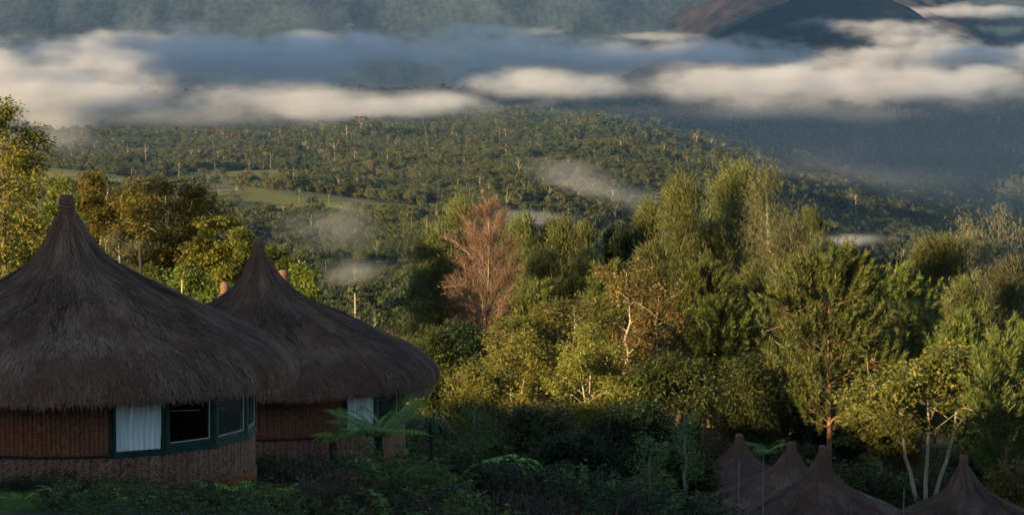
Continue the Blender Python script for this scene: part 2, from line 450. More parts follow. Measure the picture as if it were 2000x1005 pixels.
def tree_mesh(seed, H, W, style, env='cone', h0=0.15, nb=34, sub=4, n_leaf=60, leaf=(0.5, 0.06), cr=0.6, up=0.4, stems=1,
              lean=0.0, r0=None, trunk_wob=0.25, gap=0.0, flat=0.5, fine=0.0, sides=6, fill=(0.5, 0.75), fork=1.0):
    """Trunk mesh and crown mesh of one tree, base at the origin; n_leaf needles or leaves per clump."""
    rng = np.random.default_rng(seed)
    tr, cr_mb = MB(), MB()
    r0 = r0 or (0.011 * H + 0.02)
    cl, ou, tt = [], [], []
    cr = cr * min(1.7, max(0.8, W / 4.5))
    for s in range(stems):
        az0 = rng.uniform(0, 6.28) if fork == 1.0 else s * 6.283 / stems + 0.3
        sp = 0.0 if stems == 1 else W * rng.uniform(0.08, 0.22) * fork
        top = np.array([lean * H + math.cos(az0) * sp, math.sin(az0) * sp, H * (0.985 if s == 0 else rng.uniform(0.8, 0.97))])
        n = 12
        tz = np.linspace(0, 1, n)[:, None]
        base = np.array([math.cos(az0), math.sin(az0), 0]) * (0.12 * (stems > 1))
        wob = np.cumsum(rng.normal(size=(n, 3)) * np.array([1, 1, 0]) * trunk_wob * H / 60, 0)
        wob -= wob[0]
        pts = base + (top - base) * tz + wob * np.sin(tz * math.pi * 0.9)
        pts[:, :2] += (np.sin(tz * 1.5) - tz * math.sin(1.5)) * (top[:2] - base[:2]) * 0.6
        rr = r0 * (1.0 if stems == 1 else 0.75) * (1 - tz[:, 0]) ** 0.75 + 0.012
        rr[0] *= 1.35
        tr.tube(pts, rr, sides + 1, rng.uniform(0.3, 0.7))
        def on(t):
            return np.array([np.interp(t, tz[:, 0], pts[:, k]) for k in range(3)])
        kb = max(4, nb // stems)
        for k in range(kb):
            t = (k + rng.uniform(0.1, 0.9)) / kb
            th = h0 + (0.97 - h0) * t
            if rng.random() < gap: continue
            a = on(th)
            az = az0 * s + k * 2.39996 + rng.normal() * 0.35
            R = W / 2 * float(ENV[env](np.array(t))) * rng.uniform(0.62, 1.12)
            out = np.array([math.cos(az), math.sin(az), 0.0])
            rise = R * (up + rng.normal() * 0.12)
            c = a + out * R - np.array([a[0] - lean * H * th, a[1], 0]) * 0.5 + np.array([0, 0, rise])
            c[2] = min(c[2], H * 1.0)
            b = a + (c - a) * 0.5 + np.array([0, 0, (0.18 if up > 0 else -0.1) * R * (1 if up < 0.6 else -0.6)]) + rng.normal(size=3) * 0.06 * R
            bp = curve_pts(a, b, c, 6)
            br = np.interp(th, tz[:, 0], rr) * 0.36
            tr.tube(bp, np.linspace(max(br, 0.014), 0.008, 6), 5, rng.uniform(0.3, 0.7))
            cl.append(c); ou.append(out); tt.append(t)
            for q in fill:
                cl.append(np.array([np.interp(q, np.linspace(0, 1, 6), bp[:, i]) for i in range(3)]) + rng.normal(size=3) * 0.12 * R); ou.append(out); tt.append(t)
            for j in range(sub):
                q = rng.uniform(0.35, 0.95)
                p0 = np.array([np.interp(q, np.linspace(0, 1, 6), bp[:, i]) for i in range(3)])
                dv = unit(out * 0.6 + rng.normal(size=3) * 0.6 + np.array([0, 0, 0.35 * np.sign(up + 0.1)]))
                ln = R * rng.uniform(0.18, 0.42) + 0.15
                p1 = p0 + dv * ln
                p1[2] = min(p1[2], H)
                if fine > 0 or j % 2 == 0:
                    tr.tube(np.stack([p0, (p0 + p1) / 2 + rng.normal(size=3) * 0.04 * ln, p1]), np.array([0.016, 0.012, 0.006]) * (1 + H / 20), 3, 0.5)
                cl.append(p1); ou.append(unit(dv * 0.5 + out)); tt.append(t)
        cl.append(on(0.985)); ou.append(np.array([0, 0, 1.0])); tt.append(1.0)
    C = np.array(cl); O = np.array(ou); T = np.array(tt)
    m = len(C)
    nl = np.maximum(4, (n_leaf * rng.uniform(0.5, 1.4, m)).astype(int))
    idx = np.repeat(np.arange(m), nl); N = len(idx)
    ctint = rng.uniform(0.15, 0.85, m)
    tint = np.clip(ctint[idx] * 0.55 + rng.uniform(0, 0.5, N), 0, 1)
    G = rng.normal(size=(N, 3))
    c = C[idx]; o = O[idx]; t = T[idx]
    csz = (cr * rng.uniform(0.7, 1.3, m))[idx][:, None]
    L0, W0 = leaf
    if style == 'weep':            # casuarina: drooping plumes, tips upright near the top
        dz = np.where(rng.random(N) < 0.45 + 0.5 * np.clip((t - 0.75) * 4, 0, 1), 0.75, -0.8)
        P = c + G * csz * np.array([0.42, 0.42, 0.55])
        D = o * 0.45 + np.stack([np.zeros(N), np.zeros(N), dz], 1) + G[:, [1, 2, 0]] * 0.32
        strands(cr_mb, P, D, L0 * rng.uniform(0.6, 1.4, N), W0 * rng.uniform(0.7, 1.3, N), tint, rng)
    elif style == 'brush':         # pine: upright brushes of needles round a twig
        tw = unit(O * 0.55 + np.array([0, 0, 0.95]) + rng.normal(size=(m, 3)) * 0.25)
        tl = cr * rng.uniform(0.8, 1.8, m)
        for _ in range(1):
            s_ = rng.uniform(-0.25, 1, N)[:, None]
            P = c + tw[idx] * tl[idx][:, None] * s_ + G * 0.05
            rad = unit(np.cross(tw[idx], G))
            D = tw[idx] * (0.55 + 0.5 * s_) + rad * 0.7
            strands(cr_mb, P, D, L0 * rng.uniform(0.7, 1.3, N), W0 * rng.uniform(0.8, 1.2, N), np.clip(tint * 0.7 + 0.3 * s_[:, 0], 0, 1), rng)
    elif style == 'twig':          # bare twigs rising from the branch ends
        P = c + G * csz * np.array([0.4, 0.4, 0.35])
        D = o * 0.5 + np.array([0, 0, 0.75]) + G[:, [1, 2, 0]] * 0.4
        strands(cr_mb, P, D, L0 * rng.uniform(0.5, 1.4, N), W0 * rng.uniform(0.7, 1.3, N), tint, rng)
    else:                          # broad leaves in flattened or round clumps
        r = rng.uniform(0, 1, N)[:, None] ** 0.45
        P = c + unit(G) * r * csz * np.array([1, 1, flat])
        hd = unit(G * np.array([1, 1, 0.35]) + o * 0.4)
        D = hd + np.array([0, 0, -0.25]) + rng.normal(size=(N, 3)) * 0.25
        Nn = unit(np.array([0, 0, 1.0]) + rng.normal(size=(N, 3)) * 0.45 + hd * 0.3)
        top = np.clip((P - c)[:, 2] / (csz[:, 0] * flat + 1e-6), -1, 1)
        leaves(cr_mb, P, D, Nn, L0 * rng.uniform(0.6, 1.3, N), W0 * rng.uniform(0.7, 1.3, N), tint)
    return tr.mesh('trunk', True), cr_mb.mesh('crown')

KINDS = {
    'casuarina': dict(style='weep', env='cone', h0=0.12, nb=46, sub=5, n_leaf=84, leaf=(0.42, 0.052), cr=0.75, up=0.55, mat='casuarina', bark='brown_bark'),
    'casuarina_grey': dict(style='weep', env='column', h0=0.25, nb=38, sub=5, n_leaf=56, leaf=(0.4, 0.046), cr=0.85, up=0.7, mat='casuarina_grey', bark='pale_bark', gap=0.1),
    'pine': dict(style='brush', env='column', h0=0.28, nb=46, sub=5, n_leaf=62, leaf=(0.30, 0.06), cr=0.62, up=0.45, mat='pine', bark='orange_bark'),
    'yellow': dict(style='broad', env='oval', h0=0.2, nb=26, sub=5, n_leaf=76, leaf=(0.165, 0.095), cr=0.62, up=0.45, mat='yellow', bark='pale_bark', stems=2, flat=0.8, trunk_wob=0.8),
    'orange': dict(style='broad', env='wide_top', h0=0.35, nb=18, sub=5, n_leaf=26, leaf=(0.2, 0.12), cr=0.5, up=0.5, mat='orange', bark='pale_bark', flat=0.8, trunk_wob=1.0),
    'dark': dict(style='broad', env='oval', h0=0.15, nb=30, sub=5, n_leaf=50, leaf=(0.22, 0.13), cr=0.7, up=0.35, mat='dark', bark='dark_bark', flat=0.8),
    'gold': dict(style='broad', env='oval', h0=0.25, nb=30, sub=6, n_leaf=70, leaf=(0.19, 0.10), cr=0.6, up=0.4, mat='gold', bark='brown_bark', flat=0.85, gap=0.15),
    'bright': dict(style='broad', env='dome', h0=0.15, nb=26, sub=5, n_leaf=60, leaf=(0.16, 0.085), cr=0.45, up=0.35, mat='bright', bark='brown_bark', flat=0.8),
    'grey': dict(style='broad', env='oval', h0=0.2, nb=26, sub=5, n_leaf=46, leaf=(0.11, 0.06), cr=0.4, up=0.4, mat='grey', bark='grey_bark', flat=0.9, gap=0.15),
    'umbrella': dict(style='broad', env='wide_top', h0=0.62, nb=24, sub=6, n_leaf=100, leaf=(0.17, 0.10), cr=0.62, up=0.5, mat='umbrella', bark='pale_bark', stems=3, flat=0.5, r0=0.12, trunk_wob=1.1),
    'spread': dict(style='broad', env='dome', h0=0.5, nb=26, sub=5, n_leaf=56, leaf=(0.24, 0.15), cr=0.6, up=0.5, gap=0.15, fill=(0.8,), fork=1.9, mat='spread', bark='pale_bark', stems=3, flat=0.33, r0=0.16, trunk_wob=0.5),
    'dead': dict(fill=(), style='twig', env='oval', h0=0.2, nb=44, sub=8, n_leaf=46, leaf=(0.5, 0.024), cr=0.62, up=1.15, mat='russet', bark='pink_bark', stems=2, fine=1.0),
    'twiggy': dict(fill=(), style='weep', env='oval', h0=0.3, nb=30, sub=6, n_leaf=26, leaf=(0.35, 0.04), cr=0.7, up=0.7, mat='grey', bark='brown_bark', fine=1.0, gap=0.1, r0=0.14),
}
NAMES = {'casuarina': 'casuarina_tree', 'casuarina_grey': 'casuarina_tree', 'pine': 'pine_tree', 'yellow': 'broadleaf_tree', 'orange': 'broadleaf_tree',
         'dark': 'broadleaf_tree', 'gold': 'broadleaf_tree', 'bright': 'bushy_tree', 'grey': 'bushy_tree', 'umbrella': 'umbrella_tree',
         'spread': 'spreading_tree', 'dead': 'withered_tree', 'twiggy': 'twiggy_tree'}

def plant_tree(kind, u, vtop, d, w, label, seed=None, group=None, **over):
    """A tree whose top stands at photograph pixel (u, vtop) at distance d; w = crown width in pixels."""
    p = at(u, vtop, d)
    zg = ground_z(p.x, p.y) - 0.1
    H = p.z - zg
    k = dict(KINDS[kind]); k.update(over)
    mat, bark = k.pop('mat'), k.pop('bark')
    seed = seed if seed is not None else int(u * 13 + vtop * 7 + d)
    tm, cm = tree_mesh(seed, H, w * d / F, **k)
    root = link(NAMES[kind], None, loc=(p.x, p.y, zg), label=label, category='tree', group=group)
    link('trunk', tm, M[bark], root)
    link('crown', cm, M[mat], root)
    return root
# ------------------------------------------------------------------ thatched huts
def thatch_material(name, c0, c1, c2):
    m = NT(name)
    t = m.attr('tint')
    oc = m.objco()
    n = m.noise(1.1, 4, 0.6, oc)
    c = m.mix(m.mapr(t, 0.0, 1.0), c0, c1)
    c = m.mix(m.mapr(n, 0.42, 0.68), c, c2)
    c = m.mix(m.mapr(m.noise(0.7, 3, 0.6, m.vadd(oc, (9, 3, 5))), 0.45, 0.75, 0, 0.55), c, (0.085, 0.062, 0.052))
    hs = m.n('HueSaturation'); m.l(m.mapr(m.n('ObjectInfo').outputs['Random'], 0, 1, 0.9, 1.25), hs.inputs['Value']); m.l(c, hs.inputs['Color'])
    return m.done(m.principled(hs.outputs['Color'], 0.9, 0.12))
M['thatch'] = thatch_material('grey_brown_thatch', (0.044, 0.027, 0.019), (0.32, 0.200, 0.138), (0.135, 0.066, 0.044))
M['rope'] = bark_material('binding_cane', (0.10, 0.06, 0.035), (0.22, 0.14, 0.08), 14)

def mat_weave_material(name, c0, c1, c2):
    m = NT(name)
    t = m.attr('tint'); oc = m.objco()
    n = m.noise(2.2, 5, 0.6, oc); f = m.noise(30, 3, 0.6, oc)
    c = m.mix(t, c0, c1)
    c = m.mix(m.mapr(n, 0.4, 0.7), c, c2)
    return m.done(m.principled(c, 0.75, 0.2, normal=m.bump(f, 0.3, 0.01)))
M['weave_up'] = mat_weave_material('woven_cane_brown', (0.15, 0.052, 0.028), (0.29, 0.115, 0.058), (0.19, 0.078, 0.042))
M['weave_low'] = mat_weave_material('woven_cane_pinkish', (0.16, 0.082, 0.060), (0.30, 0.160, 0.118), (0.20, 0.098, 0.068))
def plain(name, col, rough=0.6, spec=0.3, vary=0.25, scale=3.0):
    m = NT(name)
    n = m.noise(scale, 5, 0.65, m.objco())
    c = m.mix(n, tuple(x * (1 - vary) for x in col), tuple(min(1, x * (1 + vary)) for x in col))
    return m.done(m.principled(c, rough, spec, normal=m.bump(n, 0.15, 0.01)))
M['dark_backing'] = plain('dark_backing', (0.035, 0.018, 0.012))
M['green_paint'] = plain('dark_green_paint', (0.008, 0.040, 0.033), 0.6, 0.15)
M['curtain'] = plain('white_curtain', (0.80, 0.86, 0.86), 0.9, 0.1, 0.06)
M['beading'] = plain('pale_beading', (0.55, 0.57, 0.55), 0.6, 0.3)
M['floor'] = plain('dark_floor', (0.03, 0.022, 0.016))
M['plinth'] = plain('red_earth_plinth', (0.26, 0.085, 0.035), 0.9, 0.1)
def glass_material():
    m = NT('window_glass')
    gl = m.n('BsdfGlossy'); gl.inputs['Roughness'].default_value = 0.03; gl.inputs['Color'].default_value = (0.9, 0.95, 1, 1)
    tr = m.n('BsdfTransparent'); tr.inputs['Color'].default_value = (0.85, 0.9, 0.9, 1)
    fr = m.n('Fresnel'); fr.inputs['IOR'].default_value = 1.5
    mx = m.n('MixShader'); m.l(m.math('MULTIPLY', fr.outputs[0], 0.5), mx.inputs[0]); m.l(tr.outputs[0], mx.inputs[1]); m.l(gl.outputs[0], mx.inputs[2])
    return m.done(mx.outputs[0])
M['glass'] = glass_material()

# profile of the roof: drop below the finial tip (m) -> radius (m)
PROF = np.array([[0.33, 0.14], [0.40, 0.20], [0.64, 0.33], [0.96, 0.50], [1.23, 0.70], [1.44, 0.98], [1.65, 1.32], [1.86, 1.74], [2.14, 2.30],
                 [2.45, 2.94], [2.69, 3.46], [2.88, 3.83], [3.10, 4.10], [3.28, 4.27], [3.44, 4.33], [3.55, 4.32]])
def prof_at(s):
    """s in 0..1 along the slope -> (drop, radius)."""
    seg = np.concatenate([[0], np.cumsum(np.hypot(*np.diff(PROF, axis=0).T))]); seg /= seg[-1]
    return np.interp(s, seg, PROF[:, 0]), np.interp(s, seg, PROF[:, 1])
SLOPE_LEN = float(np.sum(np.hypot(*np.diff(PROF, axis=0).T)))

def roof_bumps(th, s):
    return (fbm(np.cos(th) * 3 + 7, np.sin(th) * 3 + s * 5, 3, 61) * 0.07 + fbm(th * 9, s * 3, 2, 63) * 0.03) * np.clip(s * 2.5, 0.15, 1)

def roof_xyz(th, s, lift=0.0):
    dr, r = prof_at(s)
    ds, rs = prof_at(np.clip(s + 0.02, 0, 1)); d0, r0_ = prof_at(np.clip(s - 0.02, 0, 1))
    tx, tz = rs - r0_, -(ds - d0)
    ln = np.hypot(tx, tz) + 1e-9
    nr, nz = -tz / ln, tx / ln                    # outward normal in the (r, z) plane
    b = roof_bumps(th, s) + lift
    rr = r + nr * b; zz = -dr + nz * b
    off = -0.17 * (1 - np.clip(s * 2.2, 0, 1)) ** 1.0
    return np.stack([rr * np.cos(th) + off, rr * np.sin(th), zz], -1)

def roof_meshes():
    rng = np.random.default_rng(3)
    na, ns = 128, 60
    th = np.arange(na) * 2 * math.pi / na; s = np.linspace(0, 1, ns)
    TH, S = np.meshgrid(th, s)
    P = roof_xyz(TH, S, -0.02).reshape(-1, 3)
    # underside lip
    drop, rad = PROF[-1]
    lip = []
    for (r, z) in ((rad - 0.10, -drop - 0.03), (rad - 0.3, -drop + 0.02), (3.4, -2.92), (2.4, -2.35)):
        lip.append(np.stack([r * np.cos(th), r * np.sin(th), np.full(na, z)], -1))
    P = np.concatenate([P] + lip)
    nr = ns + len(lip)
    i = np.arange(nr - 1)[:, None] * na; j = np.arange(na)[None]; j2 = (j + 1) % na
    F4 = np.stack([i + j, i + na + j, i + na + j2, i + j2], -1).reshape(-1, 4)
    shell = make_mesh('roof', P, F4=F4, attrs={'tint': np.full(len(P), 0.25)}, smooth=True)
    mb = MB()
    n = 80000
    sg = np.linspace(0, 1, 400); w = prof_at(sg)[1] + 0.12; cw = np.cumsum(w); cw /= cw[-1]
    s0 = np.interp(rng.uniform(0, 1, n), cw, sg)
    t0 = rng.uniform(0, 2 * math.pi, n)
    L = rng.uniform(0.16, 0.42, n)
    s1 = s0 + L / SLOPE_LEN
    dth = rng.normal(size=n) * 0.055 * np.minimum(1, 1.2 / (prof_at(s0)[1] + 0.1))
    A = roof_xyz(t0, s0, rng.uniform(0.0, 0.02, n))
    over = np.clip(s1 - 1, 0, 1) * SLOPE_LEN
    B = roof_xyz(t0 + dth, np.clip(s1, 0, 1), rng.uniform(0.005, 0.06, n))
    B[:, 2] -= over * rng.uniform(0.2, 0.5, n); rr = np.stack([np.cos(t0), np.sin(t0), np.zeros(n)], -1); B -= rr * over[:, None] * 0.1
    side = np.stack([-np.sin(t0), np.cos(t0), np.zeros(n)], -1) * (rng.uniform(0.007, 0.016, n) * np.clip(prof_at(s0)[1], 0.35, 1))[:, None]
    blotch = fbm(t0 * 4 + 3, s0 * 7, 3, 19) * 0.6
    streak = vnoise(t0 * 26, s0 * 5, 29) - 0.5
    ti = np.clip(0.42 + blotch * 0.85 + streak * 0.4 + rng.normal(size=n) * 0.25, 0, 1)
    Vv = np.stack([A - side, A + side, B + side * 0.4, B - side * 0.4], 1).reshape(-1, 3)
    mb.add(Vv, F4=np.arange(4 * n).reshape(-1, 4), tint=np.repeat(ti, 4))
    # shaggy fringe at the eave
    n = 9000
    t0 = rng.uniform(0, 2 * math.pi, n)
    A = roof_xyz(t0, rng.uniform(0.93, 1.0, n), rng.uniform(-0.06, 0.03, n))
    len_ = rng.uniform(0.04, 0.13, n) * (1 + 0.5 * fbm(np.cos(t0) * 6, np.sin(t0) * 6, 3, 5))
    D = np.stack([-np.cos(t0) * 0.15, -np.sin(t0) * 0.15, np.full(n, -1.0)], -1) + rng.normal(size=(n, 3)) * 0.3
    B = A + D * len_[:, None]
    side = np.stack([-np.sin(t0), np.cos(t0), np.zeros(n)], -1) * rng.uniform(0.008, 0.018, n)[:, None]
    Vv = np.stack([A - side, A + side, B + side * 0.4, B - side * 0.4], 1).reshape(-1, 3)
    mb.add(Vv, F4=np.arange(4 * n).reshape(-1, 4), tint=np.repeat(np.clip(0.4 + rng.normal(size=n) * 0.22, 0, 1), 4))
    return shell, mb.mesh('thatch')

def finial_meshes():
    rng = np.random.default_rng(8)
    th = np.arange(20) * 2 * math.pi / 20
    prof = [(0.0, 0.10), (0.0, 0.125), (-0.06, 0.14), (-0.16, 0.142), (-0.27, 0.138), (-0.33, 0.15), (-0.42, 0.19)]
    V = np.concatenate([np.stack([r * np.cos(th) - 0.17, r * np.sin(th), np.full(20, z) + rng.uniform(-0.012, 0.012, 20) * (k == 1)], -1) for k, (z, r) in enumerate(prof)] + [np.array([[-0.17, 0, -0.01]])])
    i = np.arange(len(prof) - 1)[:, None] * 20; j = np.arange(20)[None]; j2 = (j + 1) % 20
    F4 = np.stack([i + j, i + 20 + j, i + 20 + j2, i + j2], -1).reshape(-1, 4)
    F3 = [[k, (k + 1) % 20, len(V) - 1] for k in range(20)]
    body = make_mesh('finial', V, F3=F3, F4=F4, attrs={'tint': np.full(len(V), 0.35)}, smooth=False)
    bands = MB()
    for z, r in ((-0.10, 0.148), (-0.15, 0.15), (-0.24, 0.148), (-0.29, 0.152), (-0.335, 0.162)):
        a = np.linspace(0, 2 * math.pi, 25)
        bands.tube(np.stack([np.cos(a) * r - 0.17, np.sin(a) * r, z + 0.012 * np.sin(a * 2)], -1), np.full(25, 0.018), 5, rng.uniform(0.3, 0.8))
    return body, bands.mesh('binding')

WR = 3.45                                     # wall radius
Z_EAVE, Z_SILL, Z_BASE = -3.66, -4.67, -5.35  # below the finial tip
WIN0 = 19.4                                   # window bay from this angle to the right of the camera-facing side
WINS = [(19.4, 36.2), (36.2, 56.6), (56.6, 77.5), (77.5, 97.0)]
def bay_angle(deg):
    return math.radians(-90 + deg)            # camera side is -y
def weave_strips(z0, z1, sl, sw, skip, seed):
    """Herringbone of split-cane strips round the wall."""
    rng = np.random.default_rng(seed)
    mb = MB()
    rows = int((z1 - z0) / (sw * 1.45)); cols = 2 * int(math.pi * WR / (sl * 0.72))
    for c in range(cols):
        sgn = 1 if c % 2 == 0 else -1
        for r in range(-1, rows + 1):
            th = (c + 0.5) / cols * 2 * math.pi
            z = z0 + (r + 0.5) * (z1 - z0) / rows + rng.normal() * 0.004
            deg = (math.degrees(th) + 90) % 360
            if skip and skip[0] < deg < skip[1]: continue
            ang = sgn * 0.78 + rng.normal() * 0.09
            e = np.array([-math.sin(th), math.cos(th), 0]); up = np.array([0, 0, 1.0]); nrm = np.array([math.cos(th), math.sin(th), 0])
            ax = e * math.cos(ang) + up * math.sin(ang); ay = -e * math.sin(ang) + up * math.cos(ang)
            o = nrm * (WR + 0.012 + rng.uniform(0, 0.006)) + up * z
            h = sl / 2 * rng.uniform(0.92, 1.05); q = sw / 2
            tip = nrm * -0.012
            V = [o - ax * h - ay * q + tip, o + ax * h - ay * q + tip, o + ax * h + ay * q + tip, o - ax * h + ay * q + tip,
                 o - ax * h * 0.6 - ay * q * 0.8 + nrm * 0.008, o + ax * h * 0.6 - ay * q * 0.8 + nrm * 0.008, o + ax * h * 0.6 + ay * q * 0.8 + nrm * 0.008, o - ax * h * 0.6 + ay * q * 0.8 + nrm * 0.008]
            V = np.array(V); V[:, 2] = V[:, 2].clip(z0, z1)
            if V[:, 2].max() - V[:, 2].min() < 0.02: continue
            mb.add(V, F4=[[4, 5, 6, 7], [0, 1, 5, 4], [1, 2, 6, 5], [2, 3, 7, 6], [3, 0, 4, 7]], tint=float(np.clip(0.5 + rng.normal() * 0.28, 0, 1)))
    return mb.mesh('weave')

def ring_wall(z0, z1, a0, a1, r, n=72, thick=0.06):
    """Arc of wall from angle a0 to a1 (degrees to the right of the camera-facing side)."""
    mb = MB()
    a = np.radians(np.linspace(a0, a1, n) - 90)
    for rr in (r, r - thick):
        V = np.concatenate([np.stack([rr * np.cos(a), rr * np.sin(a), np.full(n, z)], -1) for z in (z0, z1)])
        j = np.arange(n - 1)
        mb.add(V, F4=np.stack([j, j + 1, j + n + 1, j + n], -1), tint=0.3)
    return mb

def hoop(z, r, rad, a0=0, a1=360, n=97, tint=0.3, mb=None):
    mb = mb or MB()
    a = np.radians(np.linspace(a0, a1, n) - 90)
    mb.tube(np.stack([r * np.cos(a), r * np.sin(a), np.full(n, z)], -1), np.full(n, rad), 6, tint)
    return mb

ROOF_ME, THATCH_ME = roof_meshes()
FINIAL_ME, BINDING_ME = finial_meshes()
WEAVE_LOW = weave_strips(Z_BASE, Z_SILL - 0.03, 0.19, 0.044, None, 4)
WEAVE_UP = weave_strips(Z_SILL + 0.03, Z_EAVE + 0.18, 0.12, 0.035, (WINS[0][0] - 1.5, WINS[-1][1] + 1.5), 6)

def bay_window(parent, a0, a1, kind):
    """One flat light of the bay: frame > sash bars, pane, curtain."""
    p0 = np.array([math.cos(bay_angle(a0)), math.sin(bay_angle(a0)), 0]) * (WR + 0.015)
    p1 = np.array([math.cos(bay_angle(a1)), math.sin(bay_angle(a1)), 0]) * (WR + 0.015)
    ex = p1 - p0; Wd = np.linalg.norm(ex); ex /= Wd
    ez = np.array([0, 0, 1.0]); en = np.cross(ex, ez); en = en if en @ (p0 + p1) > 0 else -en
    R = np.stack([ex, en, ez], 1)
    zb, zt = Z_SILL + 0.0, Z_EAVE + 0.42
    def bx(mb, x0, x1, y0, y1, z0, z1, tint=0.5):
        c = p0 + ex * (x0 + x1) / 2 + en * (y0 + y1) / 2 + ez * (z0 + z1) / 2
        mb.box(c, (abs(x1 - x0) / 2, abs(y1 - y0) / 2, abs(z1 - z0) / 2), R, tint)
    fr = MB()
    post = 0.055
    bx(fr, 0.002, post, -0.05, 0.035, zb, zt); bx(fr, Wd - post, Wd - 0.002, -0.05, 0.035, zb, zt)
    bx(fr, post, Wd - post, -0.05, 0.033, zt - 0.07, zt); bx(fr, post, Wd - post, -0.05, 0.033, zb, zb + 0.06)
    w = fr.build('window', M['green_paint'], parent)
    in0, in1, ib, it = post, Wd - post, zb + 0.06, zt - 0.07
    if kind == 'curtain':
        n = 120
        x = np.linspace(in0 + 0.004, in1 - 0.004, n)
        rng = np.random.default_rng(int(a0 * 10))
        ph = np.cumsum(rng.uniform(0.1, 0.75, n))
        fold = 0.042 * np.sin(ph) + 0.014 * np.sin(ph * 2.3 + 1)
        V, F4 = [], []
        zs = np.linspace(ib + 0.01, it, 12)
        for k, z in enumerate(zs):
            sway = 0.012 * np.sin(z * 5 + x * 3)
            f = fold * (0.75 + 0.3 * k / 11)
            V.append(p0 + ex * (x + sway)[:, None].clip(in0, in1) + en * (-0.055 + f)[:, None] + ez * z)
        V = np.concatenate(V)
        i = np.arange(11)[:, None] * n; j = np.arange(n - 1)[None]
        F4 = np.stack([i + j, i + j + 1, i + n + j + 1, i + n + j], -1).reshape(-1, 4)
        link('curtain', make_mesh('curtain', V, F4=F4, smooth=True), M['curtain'], w)
    else:
        sash = MB()
        sw = 0.085
        bx(sash, in0 + 0.004, in0 + sw * 0.8, -0.03, 0.02, ib + 0.004, it); bx(sash, in1 - sw, in1 - 0.004, -0.03, 0.02, ib + 0.004, it)
        bx(sash, in0 + sw * 0.8, in1 - sw, -0.03, 0.018, ib + 0.004, ib + 0.10); bx(sash, in0 + sw * 0.8, in1 - sw, -0.03, 0.018, it - 0.08, it)
        sash.build('sash', M['green_paint'], w)
        bead = MB()
        bx(bead, in1 - sw - 0.012, in1 - sw - 0.002, 0.0, 0.022, ib + 0.10, it - 0.08)
        bx(bead, in0 + sw * 0.8, in1 - sw - 0.012, 0.0, 0.021, ib + 0.102, ib + 0.114)
        bead.build('glazing_bead', M['beading'], w)
        pane = MB(); bx(pane, in0 + sw * 0.8 + 0.002, in1 - sw - 0.013, -0.018, -0.012, ib + 0.102, it - 0.081)
        pane.build('pane', M['glass'], w)
        rod = MB()  # thin pale rod just behind the pane
        q0 = p0 + ex * (in0 + sw * 0.8) - en * 0.05 + ez * (ib + 0.70); q1 = p0 + ex * (in0 + (in1 - in0) * 0.80) - en * 0.12 + ez * (ib + 0.64)
        if kind == 'wide': rod.tube(np.stack([q0, (q0 + q1) / 2, q1]), np.full(3, 0.011), 5)
        else: rod.tube(np.stack([q0 - ez * 0.06, (q0 + q1) / 2 - ez * 0.09, (q0 * 0.45 + q1 * 0.55) - ez * 0.1]), np.full(3, 0.007), 5)
        rod.build('pale_rod', M['beading'], w)
    sill = MB()
    bx(sill, -0.01, Wd + 0.01, -0.02, 0.055, zb - 0.035, zb - 0.003)
    sill.build('sill', M['green_paint'], w)

def make_hut(label, group):
    root = link('thatched_hut', None, label=label, category='hut', group=group)
    roof = link('roof', ROOF_ME, M['thatch'], root)
    link('thatch', THATCH_ME, M['thatch'], roof, kind='stuff')
    fin = link('finial', FINIAL_ME, M['thatch'], root)
    link('binding', BINDING_ME, M['rope'], fin)
    lw = ring_wall(Z_BASE - 1.6, Z_SILL - 0.01, 0, 360, WR, 145).build('lower_wall', M['dark_backing'], root)
    link('weave', WEAVE_LOW, M['weave_low'], lw, kind='stuff')
    uw = ring_wall(Z_SILL + 0.01, Z_EAVE + 0.45, WINS[-1][1], 360 + WINS[0][0], WR, 145).build('upper_wall', M['dark_backing'], root)
    link('weave', WEAVE_UP, M['weave_up'], uw, kind='stuff')
    hoop(Z_SILL, WR + 0.03, 0.03, WINS[-1][1], 360 + WINS[0][0], 121).build('batten', M['dark_bark'], root)
    pl = ring_wall(Z_BASE - 1.7, Z_BASE + 0.02, 0, 360, WR + 0.05, 97, 0.2).build('plinth', M['plinth'], root)
    fl = MB(); a = np.arange(48) * 2 * math.pi / 48
    V = np.concatenate([np.stack([3.3 * np.cos(a), 3.3 * np.sin(a), np.full(48, Z_BASE + 0.05)], -1), [[0, 0, Z_BASE + 0.05]]])
    fl.add(V, F3=[[k, (k + 1) % 48, 48] for k in range(48)])
    fl.build('floor', M['floor'], root)
    for (a0, a1), kind in zip(WINS, ('curtain', 'wide', 'plain', 'plain')):
        bay_window(root, a0, a1, kind)
    return root

def copy_tree(o, parent=None):
    c = o.copy(); COL.objects.link(c); c.parent = parent
    for ch in list(o.children):
        copy_tree(ch, c)
    return c

